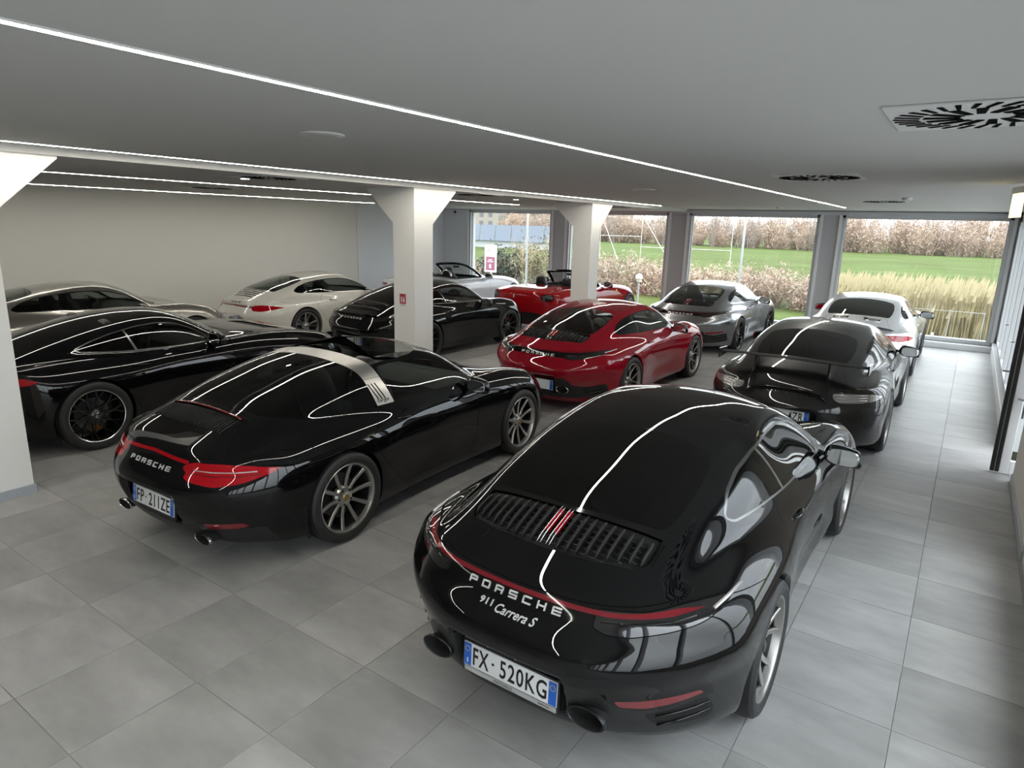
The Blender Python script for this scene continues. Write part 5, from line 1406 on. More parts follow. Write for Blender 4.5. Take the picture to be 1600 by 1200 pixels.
    MB().box((.075, -.03, .02), (.155, .03, 2.56), bev=.004).build('stile', RM['white_metal'], d); MB().box((.90, -.03, .02), (.98, .03, 2.56), bev=.004).build('stile', RM['white_metal'], d)
    MB().box((.155, -.03, .02), (.90, .03, .15), bev=.004).build('rail', RM['white_metal'], d); MB().box((.155, -.03, 2.44), (.90, .03, 2.56), bev=.004).build('rail', RM['white_metal'], d)
    MB().box((.155, -.006, .15), (.90, .006, 2.44)).build('pane', RM['glass'], d)
    MB().tube([(.175, -.09, .62), (.175, -.09, 1.9)], .016, 12).build('handle', RM['steel'], d, auto=40)
    for z in (.80, 1.72): MB().tube([(.175, -.09, z), (.115, -.03, z)], .011, 8).build('handle_bracket', RM['steel'], d, auto=40)
    MB().tube([(0, .05, 1.05), (-.05, .05, 1.05), (-.055, .13, 1.05)], .009, 8).build('lever', RM['steel'], d)
    # pillars
    pillar('pillar', -6.78, -6.34, 1.66, 2.06, 'white pillar at the left edge with grey plinth')
    p2 = pillar('pillar', -6.74, -6.34, 6.83, 7.21, 'white pillar in the middle carrying a red sign')
    pillar('pillar', -6.74, -6.34, 11.93, 12.31, 'white pillar in front of the red open car')
    # extinguisher sign on the middle pillar
    s = tag(empty('safety_sign', (-6.565, 6.826, 1.29)), 'small red fire extinguisher sign on the middle pillar', 'sign')
    MB().box((-.055, -.004, -.07), (.055, .002, .07)).build('sign_plate', RM['sign_red'], s)
    MB().prism([(-.030, -.05), (-.010, -.05), (-.010, .02), (-.016, .035), (-.024, .035), (-.030, .02)], -.0055, -.004, axis='y').build('pictogram', RM['sign_white'], s)
    fl = MB(); fl.prism([(.010, -.05), (.036, -.05), (.038, -.01), (.030, .045), (.022, .0), (.012, .03)], -.0055, -.004, axis='y'); fl.build('pictogram', RM['sign_white'], s)
    obj('sign_lettering', text_fit('sign_lettering', 'ESTINTORE', .10, .014, MT['ink'], .0005, M=Matrix.Translation((0, -.002, -.09)) @ Matrix.Rotation(R90, 4, 'X')), s)
    # lights
    led_strip(-2.28, -4.0, 14.94, ZC, 'long lit strip across the near ceiling, nearest the camera')
    led_strip(-6.05, -3.0, 14.67, ZC, 'lit strip running along the ceiling step beside the pillars')
    led_strip(-8.85, 1.2, 13.07, ZC2, 'lit strip in the left ceiling behind the pillars, second from the wall')
    led_strip(-13.1, 1.2, 12.6, ZC2, 'lit strip in the left ceiling closest to the left wall')
    # swirl vents
    swirl_vent(-.05, 3.56, ZC, .72, 'square swirl vent at the top right, largest in view')
    swirl_vent(-1.31, 6.88, ZC, .72, 'square swirl vent beside the end half of the near light strip')
    swirl_vent(-1.30, 12.0, ZC, .62, 'swirl vent near the far windows at right', .1)
    swirl_vent(-6.72, 4.85, ZC2, .62, 'swirl vent with a lit downlight at its left edge', .1)
    swirl_vent(-6.62, 8.55, ZC2, .62, 'swirl vent above the middle pillar bracket')
    swirl_vent(-6.75, 13.9, ZC2, .62, 'swirl vent beside the far end of the strip near the third pillar')
    swirl_vent(-10.2, 6.3, ZC2, .62, 'swirl vent between the two left light strips')
    # small round fittings
    def disc(name, x, y, z, r, label, cat, lit=False, h=.014):
        t = tag(empty(name, (x, y, z)), label, cat)
        MB().lathe([(0, 0), (-h, .0), (-h, r*.82), (-h*.6, r), (0, r)][::-1], 32, 'z').build('rim', RM['vent_white'], t, auto=40)
        MB().lathe([(-h-.001, 0), (-h-.001, r*.74), (-h+.004, r*.78)], 32, 'z').build('lens' if lit else 'cover', RM['spot'] if lit else RM['ceiling'], t)
    disc('ceiling_speaker', -3.40, 2.85, ZC, .135, 'round flush speaker in the ceiling between the two near strips', 'speaker')
    disc('ceiling_speaker', -3.80, 8.58, ZC, .15, 'round flush speaker in the ceiling above the red coupe', 'speaker')
    disc('smoke_detector', -.90, 10.88, ZC, .065, 'small smoke detector on the ceiling near the right far vent', 'detector', h=.035)
    disc('smoke_detector', -3.55, 15.0, ZC, .065, 'small smoke detector on the ceiling in front of the third window', 'detector', h=.035)
    disc('downlight', -6.98, 4.72, ZC2-.010, .06, 'lit round downlight at the left vent', 'light', True)
    disc('downlight', -6.95, 10.15, ZC2, .06, 'lit round downlight near the short strip end before the first window', 'light', True)
    # security camera and emergency sign
    t = tag(empty('security_camera', (-14.05, YF-.0, 2.70)), 'small dark security camera on the far wall in the left corner', 'camera')
    MB().lathe([(0, 0), (0, .05), (-.03, .05), (-.03, 0)], 20, 'y').build('mount', RM['white_metal'], t, auto=40); MB().lathe([(-.03, .0), (-.03, .042), (-.06, .038), (-.085, .018), (-.09, 0)][::-1], 20, 'y').build('dome', MT['gloss_black'], t, auto=60)
    t = tag(empty('emergency_sign', (.245, 8.0, 2.665), math.radians(14)), 'lit emergency sign hanging from the ceiling by the door', 'sign')
    MB().box((-.02, -.15, .10), (.02, .15, .16), bev=.004).build('housing', RM['white_metal'], t); MB().box((-.006, -.15, -.12), (.006, .15, .10)).build('sign_panel', RM['sign_lit'], t)
build_room()
# ------------------------------------------------------------------ outside the windows
OM = {}
def ground_z(y):
    t = min(max((y-27)/36, 0), 1); return -.40+1.25*t*t*(3-2*t)
def build_outside():
    rnd = random.Random(5)
    # ground: one strip-shaped terrain, mown grass near, field beyond
    m, nt, b = new_mat('grass ground'); L = nt.links; N = nt.nodes.new
    geo = N('ShaderNodeNewGeometry'); n1 = N('ShaderNodeTexNoise'); n1.inputs['Scale'].default_value = .35; n1.inputs['Detail'].default_value = 8; n2 = N('ShaderNodeTexNoise'); n2.inputs['Scale'].default_value = 14; n2.inputs['Detail'].default_value = 4
    mp = N('ShaderNodeMapping'); mp.inputs['Scale'].default_value = (.5, 2.0, 1); L.new(geo.outputs['Position'], mp.inputs['Vector']); L.new(mp.outputs[0], n1.inputs['Vector']); L.new(geo.outputs['Position'], n2.inputs['Vector'])
    r = N('ShaderNodeValToRGB'); e = r.color_ramp.elements; e[0].position = .35; e[0].color = (0.053, 0.065, 0.019, 1); e[1].position = .65; e[1].color = (0.065, 0.093, 0.026, 1); x = e.new(.78); x.color = (0.099, 0.096, 0.043, 1)
    L.new(n1.outputs['Fac'], r.inputs[0]); mx = N('ShaderNodeMix'); mx.data_type = 'RGBA'; mx.blend_type = 'OVERLAY'; mx.inputs[0].default_value = .5; L.new(r.outputs[0], mx.inputs[6]); L.new(n2.outputs['Fac'], mx.inputs[7]); L.new(mx.outputs[2], b.inputs['Base Color']); b.inputs['Roughness'].default_value = .95; b.inputs['Specular IOR Level'].default_value = .1
    ys = [-40, 0, 17.45]+[20+2*k for k in range(24)]+[75, 100, 150, 260]; X = [-260, -120, -60, -30, 0, 30, 60, 120]
    V = [(x, y, ground_z(y)) for y in ys for x in X]; n = len(X)
    F = [(j*n+i, j*n+i+1, (j+1)*n+i+1, (j+1)*n+i) for j in range(len(ys)-1) for i in range(n-1)]
    g = struct(obj('ground', mesh_from('ground', V, F, [m], smooth=True)), 'grass ground and field outside the windows')
    struct(MB().box((XL-1, YF+.33, -.45), (XR+3, YF+1.6, -.30)).build('path', mat('concrete path', (.30, .29, .27), .9, var=.2)))
    struct(MB().box((XR+.26, -60, -.5), (60, YF+1.6, -.06)).build('unseen_yard', mat('pale bounce paving', (.34, .34, .34), .85, var=.12, vscale=1.5)))  # unseen paving added so the bounce onto the ceiling stays neutral and bright
    struct(MB().box((-60, -60, -.5), (XL-.31, YF+1.6, -.3)).build('unseen_yard', mat('paved yard', (.30, .30, .30), .85)))
    dry = mat('dry reed stalk', (.30, .25, .14), .9, var=.35, vscale=2); dry2 = mat('pale reed plume', (.42, .36, .22), .9)
    twig = mat('bare brown twig', (.25, .19, .15), .95, var=.4, vscale=1.5); twig2 = mat('reddish tan twig', (.44, .33, .25), .95, var=.35, vscale=1.5); grey = mat('grey brown twig', (.22, .19, .17), .95)
    twig3 = mat('pale pinkish twig', (.40, .30, .24), .95, var=.35, vscale=1.5)
    olive = mat('olive scrub leaf', (.15, .15, .075), .95, var=.4, vscale=2); dark = mat('dark evergreen leaf', (.03, .042, .03), .9, var=.4, vscale=2)
    # reed bed: uncountable stalks, one object
    V = []; F = []; M = []
    def blade(x, y, z0, h, w, lean, mi):
        a = rnd.random()*math.pi; dx, dy = math.cos(a)*w, math.sin(a)*w; b0 = len(V); lx, ly = lean
        V.extend([(x-dx, y-dy, z0), (x+dx, y+dy, z0), (x+dx*.8+lx*.5, y+dy*.8+ly*.5, z0+h*.6), (x-dx*.8+lx*.5, y-dy*.8+ly*.5, z0+h*.6), (x+lx, y+ly, z0+h)])
        F.extend([(b0, b0+1, b0+2, b0+3), (b0+3, b0+2, b0+4)]); M.extend([mi, mi])
    for _ in range(4600):
        y = 21.6+rnd.random()**1.3*4.5; x = -3.9+rnd.random()*8.2; h = (1.15+.35*rnd.random())*(1.0 if rnd.random() < .8 else .6)
        ln = ((rnd.random()-.4)*.25, (rnd.random()-.5)*.2); blade(x, y, ground_z(y), h, .010+.012*rnd.random(), ln, 0)
        if rnd.random() < .5:
            zt = ground_z(y)+h; b0 = len(V); w = .022+.02*rnd.random(); hh = .12+.10*rnd.random(); X0, Y0 = x+ln[0], y+ln[1]
            V.extend([(X0-w, Y0, zt-hh), (X0+w, Y0, zt-hh), (X0+.05+w*.3, Y0, zt+hh*.6)]); F.append((b0, b0+1, b0+2)); M.append(1)
    tag(obj('reed_bed', mesh_from('reed_bed', V, F, [dry, dry2], fmat=M)), 'tall dry tan reeds growing outside the right window', 'reeds', kind='stuff')
    # scrub and trees: twiggy crowns
    def crown(seed, n, leaf, w, hgt, depth, leafw, up):
        r_ = random.Random(seed); V = []; F = []; M = []
        stems = [(r_.uniform(-w*.8, w*.8), r_.uniform(-depth, depth)) for _ in range(max(6, n//60))]
        def stick(p, q, r0, r1, mi):
            d = (q-p).normalized(); a = d.cross(Vector((0, 1, 0))).normalized() if abs(d.y) < .95 else Vector((1, 0, 0)); b0 = len(V); b = d.cross(a)
            for (c, rr) in ((p, r0), (q, r1)):
                for k in range(3):
                    an = 2*math.pi*k/3; V.append(tuple(c+a*(math.cos(an)*rr)+b*(math.sin(an)*rr)))
            for k in range(3): F.append((b0+k, b0+(k+1) % 3, b0+3+(k+1) % 3, b0+3+k)); M.append(mi)
        tips = []
        for sx, sy in stems:
            hh = hgt*(.6+.4*r_.random())*(1-.35*abs(sx)/w); p = Vector((sx*.55, sy*.6, -.15)); q = Vector((sx, sy, hh)); mid = p.lerp(q, .5)+Vector((r_.uniform(-.1, .1), 0, 0))*w
            stick(p, mid, .022*up, .015*up, 1); stick(mid, q, .015*up, .005*up, 1)
            for _ in range(max(3, n//len(stems)//4)):
                t = r_.uniform(.12, 1.0); b_ = (p.lerp(mid, t*2) if t < .5 else mid.lerp(q, t*2-1)); e = b_+Vector((r_.uniform(-1, 1)*w*.24, r_.uniform(-1, 1)*depth*.5, r_.uniform(.0, .34)*hgt))
                stick(b_, e, .007*up, .003*up, 1); tips.append((b_, e))
        for _ in range(n):
            b_, e = tips[r_.randrange(len(tips))]; c = b_.lerp(e, r_.random())+Vector((r_.gauss(0, .05), r_.gauss(0, .05), r_.gauss(0, .05)))*hgt; c.z = max(c.z, .02)
            a = Vector((r_.gauss(0, 1), r_.gauss(0, 1), r_.gauss(0, 1))).normalized(); d = a.cross(Vector((r_.gauss(0, 1), r_.gauss(0, 1), r_.gauss(0, 1)))).normalized(); s = leafw*(.5+r_.random())
            b0 = len(V); V.extend([tuple(c-a*s), tuple(c+d*s*leaf), tuple(c+a*s), tuple(c-d*s*leaf)]); F.append((b0, b0+1, b0+2, b0+3)); M.append(0)
        return V, F, M
    def plant_mesh(nm, *a, mats):
        V, F, M = crown(*a); return mesh_from(nm, V, F, mats, fmat=M)
    brown = [plant_mesh('shrub', 10+k, 2300, .16, 2.2, 3.3, 1.2, .13, 1.7, mats=[(twig2, twig3, twig2)[k], twig]) for k in range(3)]
    def plant(name, me, x, y, label, cat, s=1, group=None, rz=None, sz=None):
        o = obj(name, me, loc=(x, y, ground_z(y)-.03), rot=(0, 0, rnd.random()*6 if rz is None else rz), scale=(s, s, sz or s)); return tag(o, label, cat, group)
    # tan thicket along the far side of the field: front row and back row
    k = 0
    for row, (y0, st, tall) in enumerate(((63, 2.5, 1.0), (67.5, 3.0, 1.18), (61.5, 2.6, .62))):
        for x in np.arange(-46, 9, st):
            f = 1.0 if x > -14 else .85
            plant('thicket_shrub', brown[(k*2+row) % 3], float(x)+rnd.random(), y0+rnd.random()*2.5, ('leafless tan shrub in the front row of the thicket beyond the field', 'leafless tan shrub in the back row of the thicket beyond the field', 'low tan shrub at the foot of the thicket beyond the field')[row], 'shrub', (.85+.25*rnd.random())*f*tall, ('front row of the thicket beyond the field', 'back row of the thicket beyond the field', 'low shrubs at the foot of the thicket')[row]); k += 1
    bare = [plant_mesh('bare_tree', 30+k, 420, .12, 1.6, 4.4, 1.0, .08, 1.6, mats=[grey, grey]) for k in range(2)]
    for x in np.arange(-40, -8, 4.6):
        bx = float(x)+rnd.random()*2; nb = ('first', 'second', 'third', 'fourth', 'fifth', 'sixth', 'seventh', 'eighth')[int(round((x+40)/4.6))]
        plant('bare_tree', bare[k % 2], bx, 61+rnd.random()*1.5, 'bare grey branched tree above the tan thicket beyond the field, %s from the left' % nb, 'tree', .85+.3*rnd.random(), 'bare trees beyond the field'); k += 1
    # brambles near the third and second windows
    br = [plant_mesh('bramble', 50+k, 3600, .16, 2.0, 1.45, 1.0, .085, .9, mats=[(twig2, olive, twig3)[k], twig]) for k in range(3)]
    spots = ((-6.6, 26.5, 1.0, 1.05), (-8.6, 25.9, 1.0, 1.0), (-10.4, 26.8, 1.05, 1.0), (-4.3, 25.6, .9, .9), (-12.6, 27.2, 1.1, 1.15), (-15.0, 27.2, 1.0, .95), (-18.6, 27.6, .9, .62), (-20.4, 26.6, .85, .72), (-4.9, 27.4, .9, .8), (-22.6, 28.0, .9, .75))
    win = (('first', 700, 872), ('second', 872, 1060), ('third', 1060, 1290)); cnt = {}
    for x, y, s, sz in sorted(spots):
        px = px_of((x, y, ground_z(y)+.7))[0]; wn = next((n_ for n_, a_, b_ in win if a_ <= px < b_), 'third'); cnt[wn] = cnt.get(wn, 0)+1
        rank = ('first', 'second', 'third', 'fourth', 'fifth', 'sixth')[cnt[wn]-1]; kind = k % 3 if wn != 'third' else (k % 2)*2; k += 1
        plant('bramble_shrub', br[kind], x, y, '%s bramble shrub on the bank in the %s window, %s from its left' % (('brown', 'olive', 'pinkish tan')[kind], wn, rank), 'shrub', s, 'brambles on the bank', sz=sz)
    ev = plant_mesh('evergreen', 70, 2600, .5, 1.2, 1.9, 1.0, .07, .9, mats=[dark, twig]); plant('evergreen_shrub', ev, -18.1, 25.6, 'dark evergreen shrub in the first window behind a pole', 'shrub', 1.0)
    tn = plant_mesh('tan_shrub', 71, 2600, .4, 1.3, 2.2, 1.0, .07, .9, mats=[olive, twig2]); plant('tall_shrub', tn, -16.7, 25.8, 'tan green tall shrub in the first window right of the dark evergreen', 'shrub', 1.0)
    # poles, lamp and fence pieces
    zinc = mat('galvanised pole', (.42, .43, .44), .5, .4); white = mat('white painted steel', (.72, .72, .70), .5)
    def at(px, py, z): # point outside on height z seen at a pixel
        Mw = SC.camera.matrix_world; d = (Mw.to_3x3() @ Vector(((px-800)/FPX, -(py-600)/FPX, -1))); c = Mw.translation; return c+d*((z-c.z)/d.z)
    def pole(px, y, ztop, r, label, mt=zinc, tilt=0):
        Mw = SC.camera.matrix_world; d = Mw.to_3x3() @ Vector(((px-800)/FPX, 170/FPX, -1)); x = d.x*(y/d.y); z = ground_z(y)
        o = MB().tube([(0, 0, -.1), (tilt, 0, ztop-z)], r, 8).build('pole', mt, loc=(x, y, z), auto=40); tag(o, label, 'pole'); return o
    pole(822, 19.6, 3.2, .035, 'thin metal pole outside the first window'); pole(1040, 19.5, 3.4, .045, 'metal pole outside the second window beside the globe lamp'); pole(1156, 20.5, 2.9, .035, 'metal pole outside the third window')
    t = tag(empty('globe_lamp', (-8.80, 20, ground_z(20))), 'white globe lamp on a post outside the second window', 'lamp')
    MB().tube([(0, 0, -.1), (0, 0, 1.08)], .032, 10).build('post', zinc, t, auto=40); MB().lathe([(1.07, .0), (1.07, .07), (1.10, .07), (1.12, .05)], 20, 'z').build('collar', white, t, auto=40)
    bm = bmesh.new(); bmesh.ops.create_uvsphere(bm, u_segments=20, v_segments=12, radius=.115); mb = MB().bm(bm, M=Matrix.Translation((0, 0, 1.21))); obj('globe', mb.mesh('globe', mat('opal globe', (.85, .83, .78), .3), smooth=True), t)
    t = tag(empty('info_sign', (-14.39, 19.5, ground_z(19.5))), 'white and maroon sign board on a post outside the first window', 'sign'); z0 = ground_z(19.5)
    MB().tube([(0, .04, -.1), (0, .04, 2.05)], .028, 8).build('post', white, t, auto=40); MB().box((-.265, -.01, .65-z0), (.265, .02, 1.61-z0), bev=.01).build('board', RM['sign_white'], t)
    MB().box((-.20, -.014, .72-z0), (.20, -.009, 1.20-z0)).build('sign_field', mat('maroon sign vinyl', (.26, .07, .12), .5), t)
    for z, w in ((1.09, .16), (1.03, .26)): MB().box((-w/2, -.017, z-.014-z0), (w/2, -.0135, z+.014-z0)).build('text_line', RM['sign_white'], t)
    MB().prism([(-.05, .80-z0), (.05, .80-z0), (.05, .84-z0), (.0, .86-z0), (.05, .90-z0), (.0, .95-z0), (-.05, .90-z0)], -.017, -.0135, axis='y').build('pictogram', RM['sign_white'], t)
    MB().lathe([(-.013, 0), (-.013, .035), (-.009, .035)], 16, 'y', org=(-.11, 0, 1.42-z0)).build('emblem', grey, t); MB().box((-.05, -.013, 1.40-z0), (.14, -.009, 1.425-z0)).build('text_line', grey, t)
    t = tag(empty('goal_frame', (-22.6, 44, ground_z(44))), 'white steel goal frame with diagonal stays in the field', 'frame')
    for (p, q) in (((0, 0, 0), (0, 0, 3.1)), ((3.2, 0, 0), (3.2, 0, 3.1)), ((0, 0, 3.1), (9.5, 0, 3.1)), ((0, 0, 1.6), (3.2, 0, 1.6)), ((0, 0, 3.0), (2.2, -1.5, 0)), ((3.2, 0, 3.0), (6.0, -1.5, 0)), ((9.5, 0, -.4), (9.5, 0, 3.1)), ((3.2, 0, .9), (9.5, 0, .9))):
        MB().tube([p, q], .013, 6).build('bar', white, t, auto=40)
    t = tag(empty('low_fence', (-.6, 19.4, ground_z(19.4))), 'low fence with wire and a short white post outside the right window', 'fence')
    for x in (-.9, .3, 1.0): MB().tube([(x, 0, -.1), (x, 0, 1.0)], .010, 6).build('post', zinc, t, auto=40)
    MB().tube([(-.9, 0, .98), (1.0, 0, .98)], .006, 6).build('rail', zinc, t, auto=40); MB().tube([(.02, -.3, -.1), (.02, -.3, .45)], .03, 8).build('short_post', white, t, auto=40)
    MB().tube([(1.05, -.2, -.1), (1.35, -.1, 1.5)], .022, 6).build('stay', zinc, t, auto=40)
    # pale hose lying in the field edge above the reeds
    # solar panels on the bank at the left
    pan = mat('blue grey solar glass', (0.065, 0.085, 0.117), .35, coat=.3); t = tag(empty('solar_array', (-40, 46, .0)), 'long row of tilted blue grey solar panels beyond the first window', 'solar panels')
    for k_ in range(12):
        x = -6.5+1.62*k_; MB().add([(x, 0, .98), (x+1.54, 0, .98), (x+1.34, .5, 2.28), (x-.20, .5, 2.28), (x, .06, .96), (x+1.54, .06, .96), (x+1.34, .56, 2.26), (x-.20, .56, 2.26)], [(0, 1, 2, 3), (7, 6, 5, 4), (0, 4, 5, 1), (1, 5, 6, 2), (2, 6, 7, 3), (3, 7, 4, 0)]).build('solar_panel', pan, t)
    MB().box((-6.4, .3, .4), (12.6, .4, 1.0)).build('support', zinc, t)
    # houses far behind
    wallc = [mat('pale ochre render', (0.221, 0.169, 0.124), .9), mat('pinkish render', (0.234, 0.189, 0.163), .9), mat('cream render', (0.260, 0.234, 0.202), .9)]; roof = mat('terracotta roof', (0.176, 0.091, 0.065), .9); wd = mat('dark house window', (.12, .12, .13), .4)
    for k_, (x, w, h, fl_) in enumerate(((-112, 9, 5.2, 2), (-101, 12, 4.4, 2), (-88, 10, 5.0, 2), (-76, 12, 4.0, 1), (-62, 9, 5.4, 2))):
        t = tag(empty('house', (x, 108, .6)), ['ochre house at the left edge of the first window', 'pinkish wide house with balconies left of centre in the first window', 'cream house behind the solar panels right of the pinkish one', 'ochre low house with terracotta roof in the first window', 'pinkish tall house at the right of the first window'][k_], 'house')
        MB().box((0, 0, 0), (w, 8, h)).build('wall', wallc[k_ % 3], t); MB().prism([(-.4, h), (w+.4, h), (w/2, h+.9)], -.4, 8.4, axis='y').build('roof', roof, t)
        for f_ in range(fl_):
            for i in range(int(w//2.2)):
                MB().box((1+2.2*i, -.05, 1.2+f_*1.9), (1.9+2.2*i, .05, 2.3+f_*1.9)).build('window', wd, t)
build_outside()
# ------------------------------------------------------------------ the twelve cars
def build_cars():
    m = MT
    pl = lambda z, y, t=.2: (lambda s: plate_M(s, z, t, y=y))
    car_911('992', 'sports_coupe', (-1.445, 3.12, 0), 'black sports coupe nearest the camera with plate FX 520KG and red light bar', base_mats(m['paint_black'], rear_window=m['glass_priv'], quarter_window=m['glass_dark'], window_trim=m['trim_line']), 'twin_five', 'cal_black',
            plate=dict(M=pl(.383, -.965, .03), text=('FX', '520KG'), dealer=('MOTORUZ', 'RIMINI')), script=('911', 'Carrera S'), mirror='gloss_black')
    car_911('targa', 'open_top_coupe', (-4.46, 3.07, .030), 'black open-roofed coupe with a brushed silver roof hoop and plate FP 211ZE', base_mats(m['paint_black'], tail_light=m['red_lens'], light_bar=m['red_lens'], rear_window=m['glass_dark'], door_window=m['glass_mid']), 'ten', 'cal_black',
            plate=dict(M=pl(.50, -1.045, .15), text=('FP', '211ZE'), dealer=('', '')) if 0 else dict(M=pl(.430, -.955, .10), text=('FP', '211ZE')))
    car_911('992', 'sports_coupe', (-4.41, 7.97, 0), 'red sports coupe in the middle with black slatted rear grille', base_mats(m['paint_red'], rear_window=m['glass_mid'], door_window=m['glass_mid'], quarter_window=m['glass_mid'], light_bar=m['gloss_black']), 'five_pair_dark', 'cal_black',
            plate=dict(M=pl(.383, -.965, .03), text=('', '')), trim='chrome', mirror='gloss_black')
    car_911('992', 'sports_coupe', (-4.53, 13.30, 0), 'silver sports coupe by the far windows with black slatted rear grille', base_mats(m['paint_silver'], rear_window=m['glass_mid'], door_window=m['glass_mid'], quarter_window=m['glass_mid'], rear_surround=m['gloss_black'], light_bar=m['unlit_lens']), 'mesh_black', 'cal_black', mirror='gloss_black')
    c, O, sh = car_911('991', 'winged_coupe', (-1.43, 8.17, 0), 'dark grey coupe with a large fixed rear wing behind the nearest black coupe', base_mats(m['paint_grey'], rear_window=m['glass_priv'], tail_light=m['clear_lens'], diffuser=m['satin_black']), 'five_pair_dark', 'cal_black',
            plate=dict(M=pl(.465, -.945, .06), text=('', '4ZR')), mirror='gloss_black')
    rear_wing(c, sh, m)
    c, O, sh = car_911('991', 'turbo_coupe', (-1.50, 13.05, 0), 'pale silver coupe in the far right corner with red tail lights and two deck vents', base_mats(m['paint_white_metal'], rear_window=m['glass_priv'], tail_light=m['red_lens'], door_window=m['glass_mid'], quarter_window=m['glass_mid']), 'mesh_black', 'cal_black', mirror='gloss_black')
    deck_wing(c, sh, m)
    c, O, sh = car_911('992dark', 'touring_coupe', (-8.45, 8.50, 0), 'black coupe behind the middle pillar with plate starting GN', base_mats(m['paint_black'], rear_window=m['glass_priv'], light_bar=m['gloss_black'], window_trim=m['trim_line']), 'ten_dark', 'cal_red', plate=dict(M=pl(.385, -.965, .03), text=('GN', '052')))
    touring_lid(c, sh, m)
    car_911('997', 'classic_coupe', (-11.27, 8.16, -.005), 'warm white coupe by the left wall with a full-width red tail light strip', base_mats(m['paint_cream'], tail_light=m['red_lens'], light_bar=m['dark_red_lens'], rear_window=m['glass_mid'], door_window=m['glass_mid'], quarter_window=m['glass_mid']), 'star', 'cal_black', plate=dict(M=pl(.52, -1.03, .12), text=('', '449FZ')))
    car_gt('grand_tourer', (-8.02, 2.93, 0), 'black long-bonnet coupe between the left pillar and the open-roofed coupe', base_mats(m['paint_black'], tail_light=m['red_lens'], rear_window=m['glass_priv'], quarter_window=m['glass_priv'], window_trim=m['trim_line']), 'cross_black', 'cal_bronze')
    car_911('991', 'sports_coupe', (-11.62, 3.68, 0), 'warm silver coupe by the left wall behind the long black coupe', base_mats(m['paint_champagne'], tail_light=m['red_lens'], rear_window=m['glass_mid'], door_window=m['glass_mid'], quarter_window=m['glass_mid']), 'ten_silver', 'cal_black')
    c, O, sh = car_spider('rosso', 'open_roadster', (-8.25, 13.25, -.03), 'bright red open car behind the third pillar with round dark tail lights', base_mats(m['paint_rosso'], tail_light=m['smoke_lens']), 'ten_silver', 'cal_black', None)
    # rearing horse badge on the tail, small shield on the wing
    hb = [(-.010,-.045),(-.004,-.03),(-.008,-.012),(-.022,-.020),(-.026,-.012),(-.012,.004),(-.010,.020),(-.018,.030),(-.010,.045),(.002,.040),(.008,.022),(.020,.030),(.026,.022),(.012,.010),(.010,-.006),(.022,-.022),(.016,-.030),(.006,-.016),(.004,-.045)]
    P = on_tail(sh, [(-.12+a, .80+b) for a, b in hb]); V = [(p[0], p[1]-.003, p[2]) for p in P]+[(p[0], p[1]-.008, p[2]) for p in P]; n = len(hb)
    obj('tail_badge', mesh_from('tail_badge', V, [tuple(range(n, 2*n))]+[(i, (i+1) % n, n+(i+1) % n, n+i) for i in range(n)], [m['badge']]), c)
    for s, i in ((1, 0), (-1, 1)):
        P = on_side(sh, [(2.02+a, .80+b) for a, b in ((-.035,.05),(.035,.05),(.035,-.01),(0,-.055),(-.035,-.01))]); V = [(s*(p[0]+.002), p[1], p[2]) for p in P]; V += [(v[0]+s*.003, v[1], v[2]) for v in V]
        obj('wing_badge', mesh_from('wing_badge', V, [(5, 6, 7, 8, 9)]+[(k, (k+1) % 5, 5+(k+1) % 5, 5+k) for k in range(5)], [m['gold']]), c)
    car_spider('white', 'open_roadster', (-11.72, 13.05, -.01), 'cool white open car by the first window with bright roll hoops', base_mats(m['paint_white'], tail_light=m['dark_red_lens']), 'ten_silver', 'cal_black', 'chrome')

def aerofoil(x0, x1, yc, chord, zf, thick, yf=lambda x: 0, n=24):
    mb = MB(); V = []; prof = [(0, .0), (.15, .55), (.4, .8), (.75, .55), (1, .1), (.75, -.1), (.4, -.25), (.15, -.3)]; xs = np.linspace(x0, x1, n); k = len(prof)
    for x in xs:
        for a, b in prof: V.append((x, yc+yf(x)+chord*(.5-a), zf(x)+thick*b+.03*a))
    F = [(i*k+j, (i+1)*k+j, (i+1)*k+(j+1) % k, i*k+(j+1) % k) for i in range(n-1) for j in range(k)]+[tuple(range(k)), tuple(range((n-1)*k, n*k))[::-1]]
    mb.add(V, F); return mb

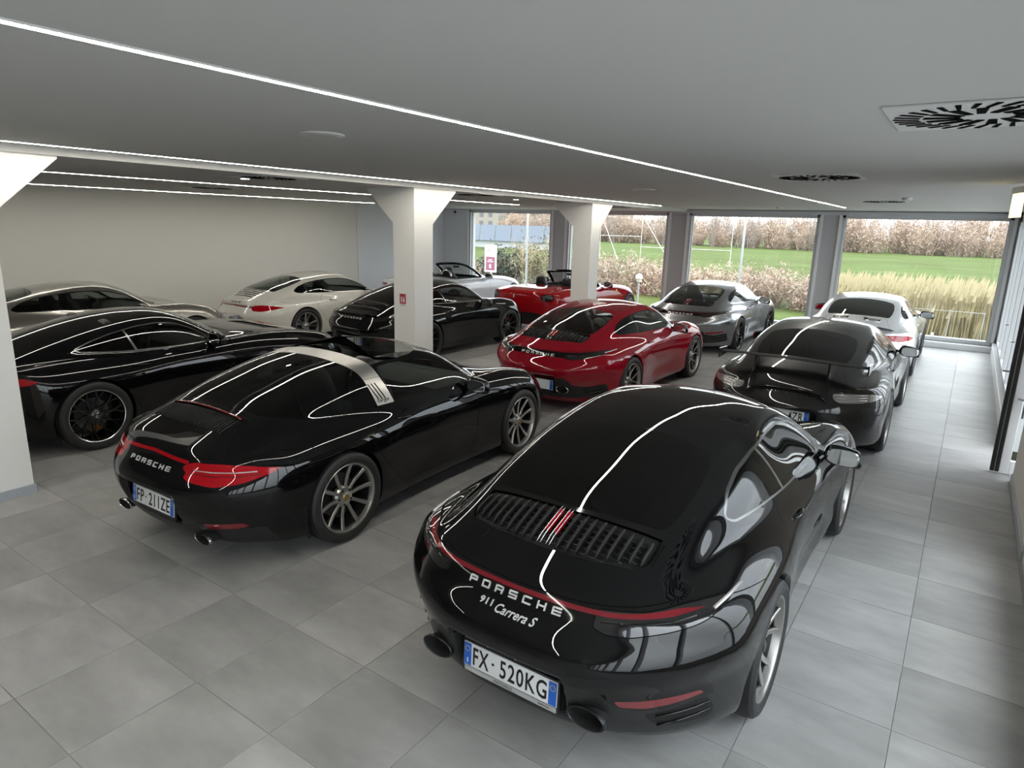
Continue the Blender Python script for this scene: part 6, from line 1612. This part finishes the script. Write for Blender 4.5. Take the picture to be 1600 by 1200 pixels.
def rear_wing(car, sh, m):
    w = aerofoil(-.74, .74, -.80, .22, lambda x: 1.030-.015*abs(x)**2, .030).build('rear_wing', m['matt_black'], car, auto=40)
    for s in (1, -1):
        MB().prism([(-.92, .985), (-.67, 1.0), (-.66, 1.075), (-.93, 1.09)], s*.74-.006, s*.74+.006, axis='x').build('wing_endplate', m['paint_grey'], w)
        b = float(on_top(sh, [(s*.37, -.74)])[0, 2])
        MB().prism([(-.84, b-.02), (-.66, b-.02), (-.72, 1.035), (-.82, 1.035)], s*.37-.010, s*.37+.010, axis='x').build('wing_strut', m['paint_grey'], w)
    # raised engine cover with black lip
    g = MB(); V = []; nx, ny = 17, 9
    for j in range(ny):
        for i in range(nx):
            u = -1+2*i/(nx-1); v = j/(ny-1); x = .40*u; y = -.47-.47*v; P = (x, y); V.append(P)
    Z = on_top(sh, V)[:, 2]; VV = []
    for (x, y), z in zip(V, Z):
        u = abs(x)/.40; v = (-.47-y)/.47; e = min(1, (1-u)/.12)*min(1, v/.15); VV.append((x, y-.02*v, z+.006+.040*v*e))
    F = [(j*nx+i, j*nx+i+1, (j+1)*nx+i+1, (j+1)*nx+i) for j in range(ny-1) for i in range(nx-1)]
    b0 = (ny-1)*nx; base = [(x, y+.015, z-.045) for x, y, z in VV[b0:b0+nx]]; VV += base; nb = len(V)
    F += [(b0+i, b0+i+1, nb+i+1, nb+i) for i in range(nx-1)]
    obj('engine_cover', mesh_from('engine_cover', VV, [f[::-1] for f in F], [m['paint_grey']], auto=50), car)
    P = [(x, y-.004, z-.006) for x, y, z in VV[b0:b0+nx]]; obj('cover_lip', ribbon(P, .012, 'cover_lip', m['gloss_black'], flat=.6), car)
    P = on_tail(sh, [(x, .790) for x in np.linspace(-.56, .56, 25)]); P[:, 1] -= .004; obj('tail_intake', ribbon(P, .010, 'tail_intake', m['vent_dark'] if 'vent_dark' in m else m['liner'], flat=.7), car)

def deck_wing(car, sh, m):
    w = aerofoil(-.60, .60, -.90, .20, lambda x: .885-.05*abs(x/.6)**3, .016, lambda x: .10*abs(x/.6)**2).build('deck_wing', m['paint_white_metal'], car, auto=40)
    for s in (1, -1):
        q = [(s*.24-.13, -.52), (s*.24+.13, -.52), (s*.24+.12, -.62), (s*.24-.12, -.62)]; P = on_top(sh, q); P[:, 2] += .002
        f = obj('deck_vent', mesh_from('deck_vent', [tuple(p) for p in P]+[(p[0], p[1], p[2]-.02) for p in P], [(0, 3, 2, 1), (0, 1, 5, 4), (1, 2, 6, 5), (2, 3, 7, 6), (3, 0, 4, 7)], [m['liner']]), car)
        ring = [tuple(P[i % 4]) for i in range(5)]; obj('vent_frame', MB().tube(ring, .008, 6).mesh('vent_frame', m['rim_silver'], smooth=True), f)
        for y in (-.545, -.57, -.595):
            R = on_top(sh, [(s*.24-.12, y), (s*.24, y), (s*.24+.12, y)]); R[:, 2] += .002; obj('vent_bar', ribbon(R, .004, 'vent_bar', m['satin_black']), f)

def touring_lid(car, sh, m):
    # upright lip spoiler and slotted intake on the deck
    q = [(x, -.60-.03*(1-abs(x)/.3)) for x in np.linspace(-.30, .30, 13)]; P = on_top(sh, q); P[:, 2] += .004; obj('deck_intake', ribbon(P, .020, 'deck_intake', m['black_plastic'], flat=.6), car)
    xs = np.linspace(-.44, .44, 15); a = on_top(sh, [(x, -.49) for x in xs]); b = on_top(sh, [(x, -.72-.0*x) for x in xs*.92]); V = [(p[0], p[1], p[2]+.002) for p in a]+[(p[0], p[1], p[2]+.003) for p in b]; n = len(xs)
    obj('deck_panel', mesh_from('deck_panel', V, [(n+i, n+i+1, i+1, i) for i in range(n-1)], [m['satin_black']], smooth=True), car)
    w = MB(); xs = np.linspace(-.60, .60, 31); T = on_top(sh, [(x, -.80+.12*abs(x/.6)**2.5) for x in xs]); B = on_top(sh, [(x, -.93+.12*abs(x/.6)**2.5) for x in xs]); V = []
    for t, b_, x in zip(T, B, xs):
        e = 1-abs(x/.6)**4; V += [(t[0], t[1], t[2]+.001), (b_[0], b_[1]-.015*e, b_[2]+.004+.045*e), (b_[0], b_[1]-.015*e-.006, b_[2]-.004+.030*e), (b_[0], b_[1]-.004, b_[2]-.02)]
    F = [(i*4+k, (i+1)*4+k, (i+1)*4+k+1, i*4+k+1) for i in range(len(xs)-1) for k in range(3)]
    w.add(V, [f[::-1] for f in F]); obj('lip_spoiler', w.mesh('lip_spoiler', m['paint_black'], auto=40), car)
build_cars()
